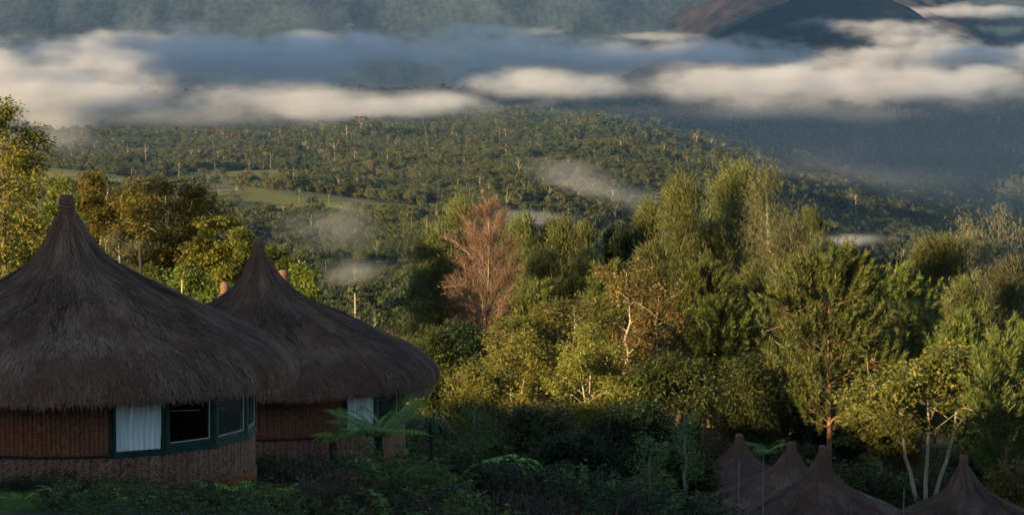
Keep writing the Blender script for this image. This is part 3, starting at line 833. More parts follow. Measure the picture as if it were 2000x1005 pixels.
hut_a = make_hut('near thatched hut with white curtained window, cut by the left edge', 'round thatched huts')
hut_a.location = at(147, 380, 55.0)
HUTS = [
    (505, 469, 70.0, 18.6, (1, 1, 0.97), 'second thatched hut with tree fern before its window'),
    (553, 527, 84.0, -40, (1, 1, 1), 'hut hidden behind the second hut, only its finial showing right of the tip'),
    (439, 552, 95.0, -60, (1, 1, 1), 'hut hidden behind the second hut, only its finial showing left of the tip'),
    (1882, 888, 100.0, -30, (1, 1, 1), 'rightmost hut roof at the bottom edge'),
    (1606, 869, 110.0, 200, (0.95, 0.95, 1.05), 'third hut roof of the lower cluster, nearest and steepest'),
    (1546, 862, 121.0, 160, (1.2, 1.2, 1), 'middle hut roof of the lower cluster, with green leaves behind its tip'),
    (1444, 847, 128.0, 120, (1.25, 1.25, 1), 'farthest hut roof of the lower cluster beside the orange pine trunk'),
    (1300, 862, 128.0, 90, (1, 1, 1), 'dim hut roof half hidden by shrubs left of the lower cluster'),
]
for u, v, d, rz, sc, label in HUTS:
    h = copy_tree(hut_a)
    h['label'] = label
    p = at(u, v, d)
    h.location = p + Vector((0.17 * sc[0] * math.cos(math.radians(rz)), 0.17 * sc[0] * math.sin(math.radians(rz)), 0)); h.rotation_euler = (0, 0, math.radians(rz)); h.scale = sc
# ------------------------------------------------------------------ trees round the lodge: kind, u, v of the top, distance, crown width (px), label
TREES = [
    # left, behind the huts
    ('gold', 2, 192, 112, 190, 'large golden leafed tree at the left edge behind the near hut', dict(h0=0.12, nb=40)),
    ('bright', 62, 470, 118, 130, 'low bright green bush between left edge and near roof', {}),
    ('bright', 118, 338, 122, 130, 'bright green leafy tree right behind the near roof finial', dict(h0=0.3)),
    ('umbrella', 192, 343, 132, 135, 'flat topped ochre umbrella tree behind the near hut', {}),
    ('grey', 228, 445, 120, 120, 'grey green shrubby tree behind the near roof slope', {}),
    ('umbrella', 318, 357, 120, 190, 'pale forked trunk under wide golden umbrella crown between the two roofs', dict(h0=0.5)),
    ('umbrella', 432, 432, 117, 130, 'smaller umbrella tree leaning beside the far hut finial', {}),
    ('bright', 372, 525, 110, 170, 'bright bush filling the dip between the two roofs', {}),
    ('bright', 300, 520, 112, 110, 'yellow green bush rising behind the near roof slope', {}),
    ('bright', 478, 448, 116, 90, 'bright leafy top peeking over the far hut finial', {}),
    ('bright', 545, 478, 114, 100, 'bright green tree right of the far hut finial', {}),
    ('bright', 598, 512, 110, 95, 'round yellow green bush above the far roof slope', {}),
    # casuarinas of the belt on the right, from the middle to the right edge
    ('casuarina', 848, 452, 178, 140, 'dark olive casuarina at the left end of the belt', {}),
    ('casuarina', 905, 392, 192, 130, 'tall olive casuarina behind the russet withered tree', {}),
    ('dead', 932, 393, 166, 135, 'russet withered tree with bare pinkish branches', dict(r0=0.15)),
    ('casuarina', 1020, 428, 186, 100, 'narrow casuarina just right of the russet tree', dict(env='column')),
    ('casuarina', 1092, 428, 190, 120, 'rounded casuarina above the yellow trees', dict(env='column')),
    ('casuarina', 1138, 438, 200, 90, 'slim casuarina between two rounded ones', dict(env='column')),
    ('casuarina', 1212, 440, 205, 110, 'shadowy casuarina left of the tall pointed one', dict(mat='dark')),
    ('casuarina', 1268, 392, 210, 110, 'casuarina leaning on the tall pointed one', {}),
    ('casuarina', 1328, 352, 204, 170, 'tall pointed casuarina with hanging plumes', {}),
    ('casuarina', 1442, 316, 216, 160, 'highest casuarina of the belt', dict(env='column')),
    ('casuarina_grey', 1496, 332, 214, 150, 'thin crowned casuarina with pale trunk beside the highest one', {}),
    ('casuarina', 1385, 440, 208, 110, 'casuarina filling the gap left of the highest one', {}),
    ('casuarina_grey', 1545, 440, 198, 150, 'feathery olive casuarina with slim pale stem', {}),
    ('casuarina', 1590, 402, 262, 80, 'small lone tree on a thin stem against dark valley', dict(h0=0.62, nb=18, env='dome')),
    ('casuarina_grey', 1610, 480, 205, 140, 'low feathery casuarina behind the big pine', {}),
    ('dark', 1690, 486, 236, 80, 'dark round tree standing against the valley mist', {}),
    ('dark', 1742, 500, 240, 110, 'darkest tree beside the domed one', {}),
    ('casuarina', 1832, 470, 226, 120, 'domed olive tree right of the dark trees', dict(env='dome', h0=0.5)),
    ('twiggy', 1955, 405, 238, 190, 'pale twiggy tree at the right edge', {}),
    ('twiggy', 1885, 455, 232, 140, 'thin twiggy tree beside the domed one', {}),
    ('casuarina_grey', 1975, 520, 205, 150, 'feathery casuarina at the right edge', {}),
    ('casuarina', 1885, 560, 196, 150, 'olive casuarina behind the spreading tree', {}),
    ('casuarina', 1470, 520, 188, 110, 'dark gapped casuarina left of the big pine', {}),
    ('casuarina_grey', 960, 520, 176, 110, 'feathery tree behind the russet trunk', {}),
    ('casuarina', 1060, 500, 178, 120, 'casuarina standing above the yellow leafed tree', dict(env='column')),
    ('casuarina', 1150, 500, 182, 130, 'casuarina between yellow tree and orange leafed tree', {}),
    ('casuarina', 1265, 480, 186, 130, 'broad casuarina behind the orange leafed tree', {}),
    # pines
    ('pine', 1622, 512, 160, 240, 'big bright pine with upright brushes', dict(nb=80, n_leaf=80, h0=0.2)),
    ('pine', 1378, 520, 166, 150, 'pine with green brushes left of the dark gap', {}),
    ('pine', 1195, 528, 164, 130, 'pine standing behind the bent pale branch', {}),
    ('pine', 1755, 535, 178, 150, 'pine right of the big bright one', {}),
    ('pine', 1410, 600, 166, 150, 'pine with bare orange trunk above the lodge roofs', dict(h0=0.45, r0=0.22)),
    ('pine', 1965, 640, 152, 130, 'pine at the right edge above black shade', {}),
    ('pine', 1050, 560, 168, 90, 'young pine above the yellow leafed tree', {}),
    ('pine', 1890, 620, 168, 120, 'pine behind the spreading tree', {}),
    ('pine', 1685, 640, 172, 110, 'pine with reddish trunk left of the spreading tree', dict(h0=0.3)),
    # broadleaf trees in front of the belt
    ('yellow', 1085, 592, 144, 210, 'widest yellow leafed tree in the middle', {}),
    ('yellow', 1000, 625, 138, 140, 'yellow leafed tree right of the russet trunk', {}),
    ('yellow', 1165, 640, 136, 150, 'yellow green tree under the pine', dict(mat='yellow')),
    ('orange', 1225, 525, 150, 120, 'sparse orange leafed tree above the bent branch', {}),
    ('orange', 1290, 570, 146, 120, 'orange tinted tree with pale bent branch', {}),
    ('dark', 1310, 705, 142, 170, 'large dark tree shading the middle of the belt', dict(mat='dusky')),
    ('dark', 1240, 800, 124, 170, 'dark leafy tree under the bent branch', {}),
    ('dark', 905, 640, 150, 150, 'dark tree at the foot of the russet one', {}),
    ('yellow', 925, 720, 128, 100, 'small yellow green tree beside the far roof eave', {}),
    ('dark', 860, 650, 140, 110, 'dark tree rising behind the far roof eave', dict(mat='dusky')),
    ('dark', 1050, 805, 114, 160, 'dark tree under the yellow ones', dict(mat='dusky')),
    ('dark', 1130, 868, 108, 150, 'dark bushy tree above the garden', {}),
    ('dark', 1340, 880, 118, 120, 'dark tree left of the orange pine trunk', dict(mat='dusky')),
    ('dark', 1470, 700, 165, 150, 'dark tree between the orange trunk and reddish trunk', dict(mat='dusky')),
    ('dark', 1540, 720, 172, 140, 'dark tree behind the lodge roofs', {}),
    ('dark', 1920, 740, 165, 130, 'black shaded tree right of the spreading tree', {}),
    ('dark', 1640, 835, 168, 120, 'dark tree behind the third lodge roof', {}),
    ('spread', 1808, 682, 152, 270, 'spreading tree with pale forked trunks and layered golden crown', dict(r0=0.15)),
    ('spread', 1722, 795, 156, 140, 'small golden lit tree beside the spreading one', dict(stems=1, r0=0.09, h0=0.35)),
    ('orange', 1760, 850, 160, 110, 'glowing orange bush under the spreading tree', dict(h0=0.2, stems=2)),
    ('orange', 1968, 915, 128, 80, 'small orange shrub at the right edge above the lowest roof', dict(h0=0.2)),
]
for kind, u, v, d, w, label, over in TREES:
    if u < 640:                                    # left group: stands well back, so that its shadows fall behind the belt
        d = d * 1.62; k_ = KINDS[kind]; over = dict(over); over['leaf'] = (k_['leaf'][0] * 1.45, k_['leaf'][1] * 1.45); over['r0'] = 0.26
    if u > 840: d = d + (1450 - u) * 0.045        # the belt runs square to the low sun, so its trees all catch the light
    plant_tree(kind, u, v, d, w, label, **over)
# back rows that close the belt
rngb = np.random.default_rng(5)
for i in range(26):
    u = 870 + i * 45 + rngb.uniform(-18, 18)
    kind = ['casuarina', 'casuarina_grey', 'pine'][i % 3]
    plant_tree(kind, u, rngb.uniform(545, 640), rngb.uniform(205, 245) + (1450 - u) * 0.045, rngb.uniform(100, 150),
               {'casuarina': 'olive casuarina in the crowded back row of the belt', 'casuarina_grey': 'feathery grey green casuarina in the crowded back row',
                'pine': 'pine half hidden in the crowded back row'}[kind], group='trees crowding the back row of the belt')

# dark trees added out of view on the right, for the panes to reflect
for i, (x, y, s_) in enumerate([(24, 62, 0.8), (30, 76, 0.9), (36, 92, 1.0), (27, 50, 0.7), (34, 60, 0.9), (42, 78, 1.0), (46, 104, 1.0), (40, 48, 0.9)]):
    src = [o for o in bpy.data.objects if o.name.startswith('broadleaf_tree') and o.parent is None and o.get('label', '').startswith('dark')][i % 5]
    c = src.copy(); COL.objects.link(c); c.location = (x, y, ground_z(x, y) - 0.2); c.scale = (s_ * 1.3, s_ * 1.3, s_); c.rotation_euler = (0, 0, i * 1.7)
    c['label'] = 'dark tree added unseen beyond the right edge for the panes to reflect'; c['group'] = 'wood beyond the right edge'
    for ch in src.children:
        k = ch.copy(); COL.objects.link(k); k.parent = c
# ------------------------------------------------------------------ valley forest
def valley_material():
    m = NT('valley_forest')
    t = m.attr('tint')
    rnd = m.n('ObjectInfo').outputs['Random']
    c = m.mix(m.mapr(t, 0, 1), (0.026, 0.040, 0.014), (0.088, 0.102, 0.036))
    c = m.mix(m.mapr(rnd, 0.72, 0.95), c, m.mix(t, (0.060, 0.054, 0.024), (0.135, 0.112, 0.050)))
    c = m.mix(m.mapr(rnd, 0.22, 0.05), c, m.mix(t, (0.016, 0.028, 0.014), (0.048, 0.068, 0.030)))
    loc = m.n('ObjectInfo').outputs['Location']
    patch = m.noise(0.006, 3, 0.6, loc)
    c = m.mix(m.mapr(patch, 0.5, 0.68, 0, 0.75), c, m.mix(t, (0.050, 0.055, 0.018), (0.120, 0.118, 0.042)))
    c = m.mix(m.mapr(patch, 0.46, 0.32, 0, 0.75), c, m.mix(t, (0.014, 0.024, 0.014), (0.045, 0.064, 0.032)))
    bark = m.math('GREATER_THAN', t, 1.5)
    c = m.mix(bark, c, m.mix(m.mapr(t, 1.6, 2.0), (0.07, 0.055, 0.04), (0.30, 0.24, 0.17)))
    p = m.principled(c, 0.7, 0.1)
    tr = m.n('BsdfTranslucent'); m.l(c, tr.inputs['Color'])
    mx = m.n('MixShader'); mx.inputs[0].default_value = 0.25
    m.l(p, mx.inputs[1]); m.l(tr.outputs[0], mx.inputs[2])
    return m.done(mx.outputs[0])
VALLEY = valley_material()

def valley_tree(seed, H, lumps, spread, low, n_leaf, size, trunk=0.25, split=False):
    """A valley tree of real size (metres): lumps of leaf sprays over a pale trunk. Returns crown and trunk builders (or one joined)."""
    rng = np.random.default_rng(seed)
    cr, tk = MB(), MB()
    top = np.array([rng.normal() * 0.6, rng.normal() * 0.6, H * 0.9])
    zs = np.linspace(0, 1, 5)[:, None]
    pts = top * zs + np.sin(zs * 3.1) * rng.normal(size=3) * np.array([0.5, 0.5, 0])
    bk = 2.0 if seed in (5, 8) else 1.8 if seed == 3 else 1.6
    tk.tube(pts, np.linspace(trunk, trunk * 0.35, 5), 5, bk)
    for k in range(lumps):
        az = k * 2.4 + rng.uniform(0, 0.8)
        q = rng.uniform(low, 0.92)
        rr = spread * math.sqrt(rng.uniform(0.05, 1)) * (1.1 - abs(q - 0.7))
        c = np.array([math.cos(az) * rr, math.sin(az) * rr, H * q])
        if k == 0: c = top.copy()
        s = np.array([np.interp(min(q * 0.8, 0.9), zs[:, 0], pts[:, i]) for i in range(3)])
        tk.tube(np.stack([s, (s + c) / 2 + np.array([0, 0, 0.3]), c]), np.array([trunk * 0.45, trunk * 0.3, 0.05]), 4, bk)
        lr = spread * rng.uniform(0.28, 0.5)
        G = unit(rng.normal(size=(n_leaf, 3)))
        P = c + G * lr * rng.uniform(0.5, 1, (n_leaf, 1)) * np.array([1, 1, 0.75])
        N = unit(G + np.array([0, 0, 0.5]) + rng.normal(size=(n_leaf, 3)) * 0.5)
        D = np.cross(N, rng.normal(size=(n_leaf, 3)))
        ti = np.clip(rng.uniform(0.1, 0.7) + rng.uniform(-0.2, 0.3, n_leaf), 0, 1)
        leaves(cr, P, D, N, size * rng.uniform(0.6, 1.3, n_leaf), size * 0.75 * rng.uniform(0.6, 1.3, n_leaf), ti)
    return cr, tk

def joined(cr, tk, name):
    mb = MB()
    for b in (cr, tk):
        mb.add(np.concatenate(b.v), np.concatenate(b.f3) if b.f3 else None, np.concatenate(b.f4), np.concatenate(b.t))
    return mb.mesh(name)

VSPEC = [  # seed, height, lumps, spread, lowest lump, leaves per lump, spray size, trunk radius
    (1, 12, 12, 5.4, 0.30, 70, 0.95, 0.2), (2, 15, 13, 5.2, 0.34, 70, 0.95, 0.22), (3, 18, 10, 4.8, 0.50, 65, 0.9, 0.26),
    (4, 10, 11, 5.0, 0.28, 70, 0.9, 0.18), (5, 21, 9, 4.4, 0.58, 60, 0.85, 0.28), (6, 8.5, 10, 4.8, 0.22, 70, 0.9, 0.16),
    (7, 14, 15, 6.6, 0.36, 70, 1.0, 0.24), (8, 21, 4, 2.4, 0.62, 25, 0.7, 0.24),
]
VK = ['rounded', 'rounded', 'tall pale trunked', 'low rounded', 'tall pale trunked', 'low bushy', 'broad crowned', 'nearly bare pale']
vproto = bpy.data.collections.new('valley_tree_kinds')
VM = []
for i, s in enumerate(VSPEC):
    cr, tk = valley_tree(*s)
    VM.append((cr.mesh('crown'), tk.mesh('trunk')))
    o = bpy.data.objects.new('valley_tree_kind_%02d' % i, joined(cr, tk, 'valley_tree'))
    o.data.materials.append(VALLEY)
    vproto.objects.link(o)

rngf = np.random.default_rng(12)
rows = []
d = 285.0
while d < 9300:
    s = 7.2 if d < 1500 else np.interp(d, [1500, 3500, 6000, 9300], [7.6, 9.5, 15, 26])
    half = 0.205 * d
    n = int(2 * half / s)
    x = np.linspace(-half, half, n) + rngf.uniform(-0.48, 0.48, n) * s
    y = d + rngf.uniform(-0.48, 0.48, n) * s
    rows.append(np.stack([x, y], 1))
    d += s
XY = np.concatenate(rows)
keep = rngf.uniform(0, 1, len(XY)) > sstep(0.25, 0.6, grass_mask(XY[:, 0], XY[:, 1])) * 0.965
thin = fbm(XY[:, 0] / 90, XY[:, 1] / 130, 3, 71)
keep &= rngf.uniform(0, 1, len(XY)) < 0.93 - 0.5 * sstep(0.15, 0.5, thin)
XY = XY[keep]
ZT = height(XY[:, 0], XY[:, 1])
# drop what the land in front hides
daz = np.linspace(-0.215, 0.215, 300); dd = np.geomspace(200, 9400, 500)
PX, PY = dd[:, None] * daz[None], np.repeat(dd[:, None], 300, 1)
EL = height(PX, PY) / PY
CM = np.maximum.accumulate(EL, 0)
ia = np.clip(((XY[:, 0] / XY[:, 1] + 0.215) / 0.43 * 299).round().astype(int), 0, 299)
idd = np.clip(np.searchsorted(dd, XY[:, 1]) - 3, 0, 499)
vis = (ZT + 24) / XY[:, 1] > CM[idd, ia]
XY, ZT = XY[vis], ZT[vis]
N = len(XY)
pick_noise = fbm(XY[:, 0] / 70, XY[:, 1] / 110, 2, 99)
pick = np.where(rngf.random(N) < 0.022, 7, np.where(pick_noise > 0.34, rngf.choice([2, 4, 2, 0], N), rngf.choice([0, 1, 3, 5, 6, 3], N)))
pick = np.where((XY[:, 1] > 5000) & (pick == 7), 1, pick)
scl = rngf.uniform(0.62, 1.12, N) * np.interp(XY[:, 1], [500, 3500, 7000, 9300], [0.78, 0.95, 1.3, 1.7])
scl *= np.clip(0.95 + 0.75 * fbm(XY[:, 0] / 110, XY[:, 1] / 150, 3, 45), 0.5, 1.5) * np.where(rngf.random(N) < 0.05, 1.35, 1.0)
rot = rngf.uniform(0, 6.28, N)
up_ = (XY[:, 0] / XY[:, 1]) * F + 1000
# the nearest ones that the garden trees leave open stand as single trees
cand = np.where((up_ > 560) & (up_ < 880) & (XY[:, 1] > 880) & (XY[:, 1] < 1500))[0]
cand = cand[np.argsort(XY[cand, 1])][:230]
VL = {k: '%s valley tree on the slope below the far hut' % k for k in set(VK)}
for i in cand:
    k = int(pick[i])
    r = link('valley_tree', None, loc=(XY[i, 0], XY[i, 1], ZT[i] - 0.3), rot=(0, 0, rot[i]), scale=float(scl[i]), label=VL[VK[k]], category='tree',
             group='valley trees seen between the far hut and the casuarinas')
    link('crown', VM[k][0], VALLEY, r); link('trunk', VM[k][1], VALLEY, r)
mask = np.ones(N, bool); mask[cand] = False
pme = bpy.data.meshes.new('forest')
P3 = np.stack([XY[mask, 0], XY[mask, 1], ZT[mask] - 0.4], 1).astype(np.float32)
pme.vertices.add(len(P3)); pme.vertices.foreach_set('co', P3.ravel())
for nm, arr, ty in (('pick', pick[mask], 'INT'), ('scl', scl[mask], 'FLOAT'), ('rot', rot[mask], 'FLOAT')):
    a = pme.attributes.new(nm, ty, 'POINT'); a.data.foreach_set('value', np.asarray(arr, np.int32 if ty == 'INT' else np.float32))
fo = link('forest', pme, None, kind='stuff', label='far valley forest of small rounded and pale trunked trees', category='forest')
ng = bpy.data.node_groups.new('forest_scatter', 'GeometryNodeTree')
ng.interface.new_socket('Geometry', in_out='INPUT', socket_type='NodeSocketGeometry')
ng.interface.new_socket('Geometry', in_out='OUTPUT', socket_type='NodeSocketGeometry')
gi = ng.nodes.new('NodeGroupInput'); go = ng.nodes.new('NodeGroupOutput')
ci = ng.nodes.new('GeometryNodeCollectionInfo'); ci.inputs['Collection'].default_value = vproto
ci.inputs['Separate Children'].default_value = True; ci.inputs['Reset Children'].default_value = True
ip = ng.nodes.new('GeometryNodeInstanceOnPoints'); ip.inputs['Pick Instance'].default_value = True
def nattr(name, ty):
    n_ = ng.nodes.new('GeometryNodeInputNamedAttribute'); n_.data_type = ty; n_.inputs['Name'].default_value = name
    return [o for o in n_.outputs if o.name == 'Attribute' and o.enabled][0]
cx = ng.nodes.new('ShaderNodeCombineXYZ'); er = ng.nodes.new('FunctionNodeEulerToRotation')
ng.links.new(nattr('rot', 'FLOAT'), cx.inputs['Z']); ng.links.new(cx.outputs[0], er.inputs[0])
ng.links.new(gi.outputs[0], ip.inputs['Points']); ng.links.new(ci.outputs[0], ip.inputs['Instance'])
ng.links.new(nattr('pick', 'INT'), ip.inputs['Instance Index']); ng.links.new(er.outputs[0], ip.inputs['Rotation'])
ng.links.new(nattr('scl', 'FLOAT'), ip.inputs['Scale']); ng.links.new(ip.outputs[0], go.inputs[0])
md = fo.modifiers.new('scatter', 'NODES'); md.node_group = ng
print('FOREST', N, len(cand))
# ------------------------------------------------------------------ garden plants
def frond(mb, rng, base, az, length, rise, droop, n=22, wid=0.3, tint=0.5):
    """One fern frond: an arched midrib with paired leaflets."""
    t = np.linspace(0, 1, n)
    out = np.array([math.cos(az), math.sin(az), 0]); side = np.array([-math.sin(az), math.cos(az), 0])
    rib = base + out * (t * length)[:, None] + np.array([0, 0, 1.0]) * (rise * t - droop * t * t)[:, None] * length
    mb.tube(rib, np.linspace(0.014, 0.004, n), 4, tint * 0.6)
    w = wid * np.sin(np.clip(t * 1.02 + 0.06, 0, 1) * math.pi) ** 0.7 * length
    for s in (-1, 1):
        P = rib[1:]; D = side * s + out * 0.45 + np.array([0, 0, -0.18]) + rng.normal(size=(n - 1, 3)) * 0.06
        leaves(mb, P, D, np.broadcast_to(np.array([0, 0, 1.0]), (n - 1, 3)) + rng.normal(size=(n - 1, 3)) * 0.1, np.maximum(w[1:], 0.03), np.full(n - 1, length / n * 0.95),
               np.clip(tint + rng.normal(size=n - 1) * 0.12, 0, 1))

def fern_mesh(seed, n, length, rise=0.75, droop=0.75, nl=24, wid=0.24):
    rng = np.random.default_rng(seed)
    mb = MB()
    for k in range(n):
        frond(mb, rng, np.zeros(3), k * 2.399 + rng.uniform(-0.3, 0.3), length * rng.uniform(0.75, 1.15), rise * rng.uniform(0.5, 1.5), droop * rng.uniform(0.7, 1.2), nl, wid, rng.uniform(0.2, 0.85))
    return mb.mesh('fronds')

def shrub_meshes(seed, R, H, nst, per, leaf, droop=-0.1):
    rng = np.random.default_rng(seed)
    st, lf = MB(), MB()
    for k in range(nst):
        az = rng.uniform(0, 6.28); r = R * math.sqrt(rng.uniform(0, 1)); h = H * rng.uniform(0.55, 1.0) * (1 - 0.35 * (r / R) ** 2)
        c = np.array([math.cos(az) * r, math.sin(az) * r, h])
        b = c * np.array([0.25, 0.25, 0]) 
        pts = curve_pts(b, (b + c) / 2 + np.array([0, 0, h * 0.15]), c, 5)
        st.tube(pts, np.linspace(0.018, 0.006, 5), 4, 0.5)
        q = rng.uniform(0.35, 1.0, per)
        P = np.stack([np.interp(q, np.linspace(0, 1, 5), pts[:, i]) for i in range(3)], -1) + rng.normal(size=(per, 3)) * 0.05
        a = rng.uniform(0, 6.28, per)
        D = np.stack([np.cos(a), np.sin(a), rng.uniform(-0.5, 0.7, per) + droop], -1)
        N = np.array([0, 0, 1.0]) + rng.normal(size=(per, 3)) * 0.45
        leaves(lf, P, D, N, leaf[0] * rng.uniform(0.6, 1.3, per), leaf[1] * rng.uniform(0.7, 1.2, per), np.clip(rng.uniform(0.1, 0.7) + rng.uniform(-0.15, 0.4, per), 0, 1))
    return st.mesh('stems', True), lf.mesh('leaves')

def strap_mesh(seed, n, length):
    rng = np.random.default_rng(seed)
    mb = MB()
    for k in range(n):
        az = k * 2.399 + rng.uniform(-0.2, 0.2)
        out = np.array([math.cos(az), math.sin(az), 0]); sd = np.array([-math.sin(az), math.cos(az), 0])
        L = length * rng.uniform(0.7, 1.15); rise = rng.uniform(0.35, 1.5); t = np.linspace(0, 1, 8)
        rib = out * (t * L * 0.8)[:, None] + np.array([0, 0, 1.0]) * (L * (rise * t - (0.55 + rise * 0.5) * t ** 2.2))[:, None]
        w = 0.035 * np.sin(np.clip(t * 0.9 + 0.12, 0, 1) * math.pi) ** 0.6
        V = np.concatenate([rib - sd * w[:, None], rib + sd * w[:, None] ])
        j = np.arange(7)
        mb.add(V, F4=np.stack([j, j + 1, j + 9, j + 8], -1), tint=rng.uniform(0.1, 0.95))
    return mb.mesh('leaves')

def post(name, u, v0, v1, d, rad, mat, label, cat, lean=0.0):
    p = at(u, v0, d); zb = min(at(u, v1, d).z, ground_z(p.x, p.y) - 0.2)
    mb = MB(); zs = np.linspace(0, 1, 7)[:, None]
    rng = np.random.default_rng(int(u))
    pts = np.array([lean, 0, 0]) * zs + np.array([0, 0, p.z - zb]) * zs + rng.normal(size=(7, 3)) * rad * 0.35
    mb.tube(pts, np.linspace(rad * 1.15, rad * 0.9, 7), 8, 0.5, cap=True)
    return mb.build(name, mat, loc=(p.x - lean, p.y, zb), label=label, category=cat)

def plant(name, u, v, d, label, cat, parts, scale=1.0, rz=0.0, group=None, sink=0.0):
    """Plant whose base sits on the ground below photograph pixel (u, v) seen at distance d (v only sets the height when on a stem)."""
    p = at(u, v, d)
    z = ground_z(p.x, p.y) - 0.05 - sink
    r = link(name, None, loc=(p.x, p.y, z), rot=(0, 0, rz), scale=scale, label=label, category=cat, group=group)
    for nm, me, mat in parts:
        link(nm, me, M[mat], r)
    return r

# tree ferns: rosette lifted on a fibrous trunk
def tree_fern(u, v, d, length, label, seed, rise=0.55, droop=0.55, n=15):
    p = at(u, v, d)
    zg = ground_z(p.x, p.y) - 0.1
    h = max(0.2, p.z - zg)
    r = link('tree_fern', None, loc=(p.x, p.y, zg), label=label, category='tree fern')
    mb = MB(); zs = np.linspace(0, 1, 6)[:, None]
    mb.tube(np.array([0, 0, h]) * zs + np.sin(zs * 4) * np.array([0.03, 0.02, 0]), np.linspace(0.13, 0.09, 6), 8, 0.4)
    mb.build('trunk', M['dark_bark'], r)
    link('fronds', fern_mesh(seed, n, length, rise, droop, 34, 0.34), M['fern'], r, loc=(0, 0, h))
    return r
tree_fern(740, 850, 60.0, 1.2, 'bright green tree fern in front of the second hut window', 21, 0.85, 0.5, 19)
tree_fern(992, 895, 75.0, 1.0, 'dark tree fern with thick black trunk in the garden middle', 22, 0.3, 0.6, 13)
tree_fern(650, 850, 66.0, 0.6, 'small fern frond rosette against the second hut wall', 24, 0.4, 0.5, 9)
tree_fern(1500, 880, 150.0, 1.6, 'tree fern behind the lower hut roofs', 25, 0.6, 0.5, 11)
sp = plant('strap_leaf_plant', 842, 830, 63.0, 'spiky strap leafed plant right of the tree fern', 'plant', [], 1.0)
ph = at(842, 838, 63.0)
mbp = MB(); mbp.tube(np.array([[0, 0, 0], [0.02, 0, 0.5], [0, 0.01, ph.z - sp.location.z]]), np.array([0.07, 0.055, 0.05]), 7, 0.4)
mbp.build('trunk', M['dark_bark'], sp)
link('leaves', strap_mesh(31, 46, 0.75), M['strap'], sp, loc=(0, 0, ph.z - sp.location.z))
FERNS = [fern_mesh(41 + k, 11, 0.75, 0.9, 0.8, 24, 0.2) for k in range(3)]
for i, (u, v, d, s, label) in enumerate([
        (128, 955, 47.5, 0.62, 'green fern at the foot of the near hut wall'), (480, 990, 48.5, 0.95, 'large fern right of the near hut corner'),
        (432, 975, 49.5, 0.8, 'fern under the near hut bay window'), (545, 1000, 47.0, 0.7, 'fern at the bottom edge beyond the near hut'),
        (862, 960, 56.0, 0.7, 'fern in the reddish shrubs below the tree fern'), (1110, 960, 60.0, 0.7, 'pale fern sprouting in the shaded garden middle'),
        (1010, 995, 50.0, 0.7, 'light green fern at the bottom edge in the middle'), (300, 992, 48.0, 0.6, 'small fern before the near hut plinth'),
        (690, 925, 60.0, 1.0, 'fern below the second hut window'), (600, 960, 55.0, 0.9, 'fern on the slope between the two huts'), (930, 940, 62.0, 1.1, 'broad fern in the shaded garden right of the tree fern'),
        (235, 1000, 45.5, 0.7, 'fern at the bottom edge before the curtained window'), (40, 985, 46.5, 0.55, 'fern beside the lawn in the bottom left corner'), (1190, 985, 56.0, 0.9, 'fern among the shrubs at the bottom edge right of the middle'),
        (400, 1000, 44.5, 0.8, 'fern at the bottom edge below the near hut corner'), (820, 1000, 46.0, 0.9, 'spreading fern at the bottom edge left of the middle'), (1290, 960, 66.0, 1.1, 'fern left of the leaning sapling'),
        (735, 985, 50.0, 0.55, 'small fern among dark shrubs at the bottom edge')]):
    plant('fern', u, v, d, label, 'fern', [('fronds', FERNS[i % 3], 'fern')], s, i * 1.3)

SHRUBS = {
    'green': [('shrub',) + shrub_meshes(50 + k, 0.8, 1.2, 24, 24, (0.15, 0.07)) for k in range(3)],
    'dark': [('dark',) + shrub_meshes(60 + k, 0.9, 1.2, 30, 24, (0.12, 0.06)) for k in range(3)],
    'red': [('red',) + shrub_meshes(70 + k, 0.8, 1.0, 30, 24, (0.085, 0.045)) for k in range(2)],
    'lime': [('bright',) + shrub_meshes(80 + k, 0.6, 1.1, 18, 20, (0.17, 0.07)) for k in range(2)],
}
rs = np.random.default_rng(17)
SHL = []
def row(kind, u0, u1, n, v0, v1, d0, d1, s0, s1):
    for k in range(n):
        q = (k + rs.uniform(0.1, 0.9)) / n
        SHL.append((kind, u0 + (u1 - u0) * q, v0 + (v1 - v0) * q, rs.uniform(d0, d1), rs.uniform(s0, s1)))
row('dark', 0, 260, 9, 975, 985, 48.2, 50.6, 0.28, 0.42)
row('green', 120, 420, 8, 985, 985, 47.5, 49.5, 0.22, 0.36)
row('dark', 480, 720, 9, 930, 940, 57, 62, 0.6, 0.85)
row('green', 500, 700, 6, 915, 915, 61, 64, 0.45, 0.65)
row('red', 560, 900, 10, 1000, 980, 48.5, 55, 0.6, 0.95)
row('dark', 560, 1000, 10, 1000, 1000, 50, 58, 0.6, 0.95)
row('green', 700, 900, 7, 950, 950, 56, 61, 0.9, 1.35)
row('lime', 720, 800, 3, 950, 950, 57, 59, 0.9, 1.2)
row('dark', 860, 1360, 14, 960, 960, 62, 76, 1.0, 1.6)
row('green', 900, 1340, 10, 960, 960, 66, 80, 1.0, 1.6)
row('red', 960, 1300, 7, 1000, 1000, 56, 64, 0.7, 1.1)
row('lime', 980, 1240, 4, 1000, 1000, 54, 62, 0.5, 0.8)
row('green', 1240, 1420, 6, 1000, 1000, 72, 84, 0.9, 1.4)
row('dark', 1300, 1760, 10, 940, 930, 138, 152, 1.5, 2.4)
row('green', 1500, 1760, 6, 930, 930, 134, 146, 1.4, 2.2)
row('dark', 1690, 1790, 5, 990, 990, 92, 108, 1.2, 1.8)
row('dark', 1800, 2000, 7, 950, 950, 116, 140, 1.6, 2.4)
row('dark', 860, 1300, 12, 880, 880, 90, 112, 1.8, 2.8)
row('green', 880, 1320, 9, 880, 880, 96, 116, 1.6, 2.6)
row('dark', 90, 620, 9, 1000, 1000, 42.5, 46, 0.25, 0.5)
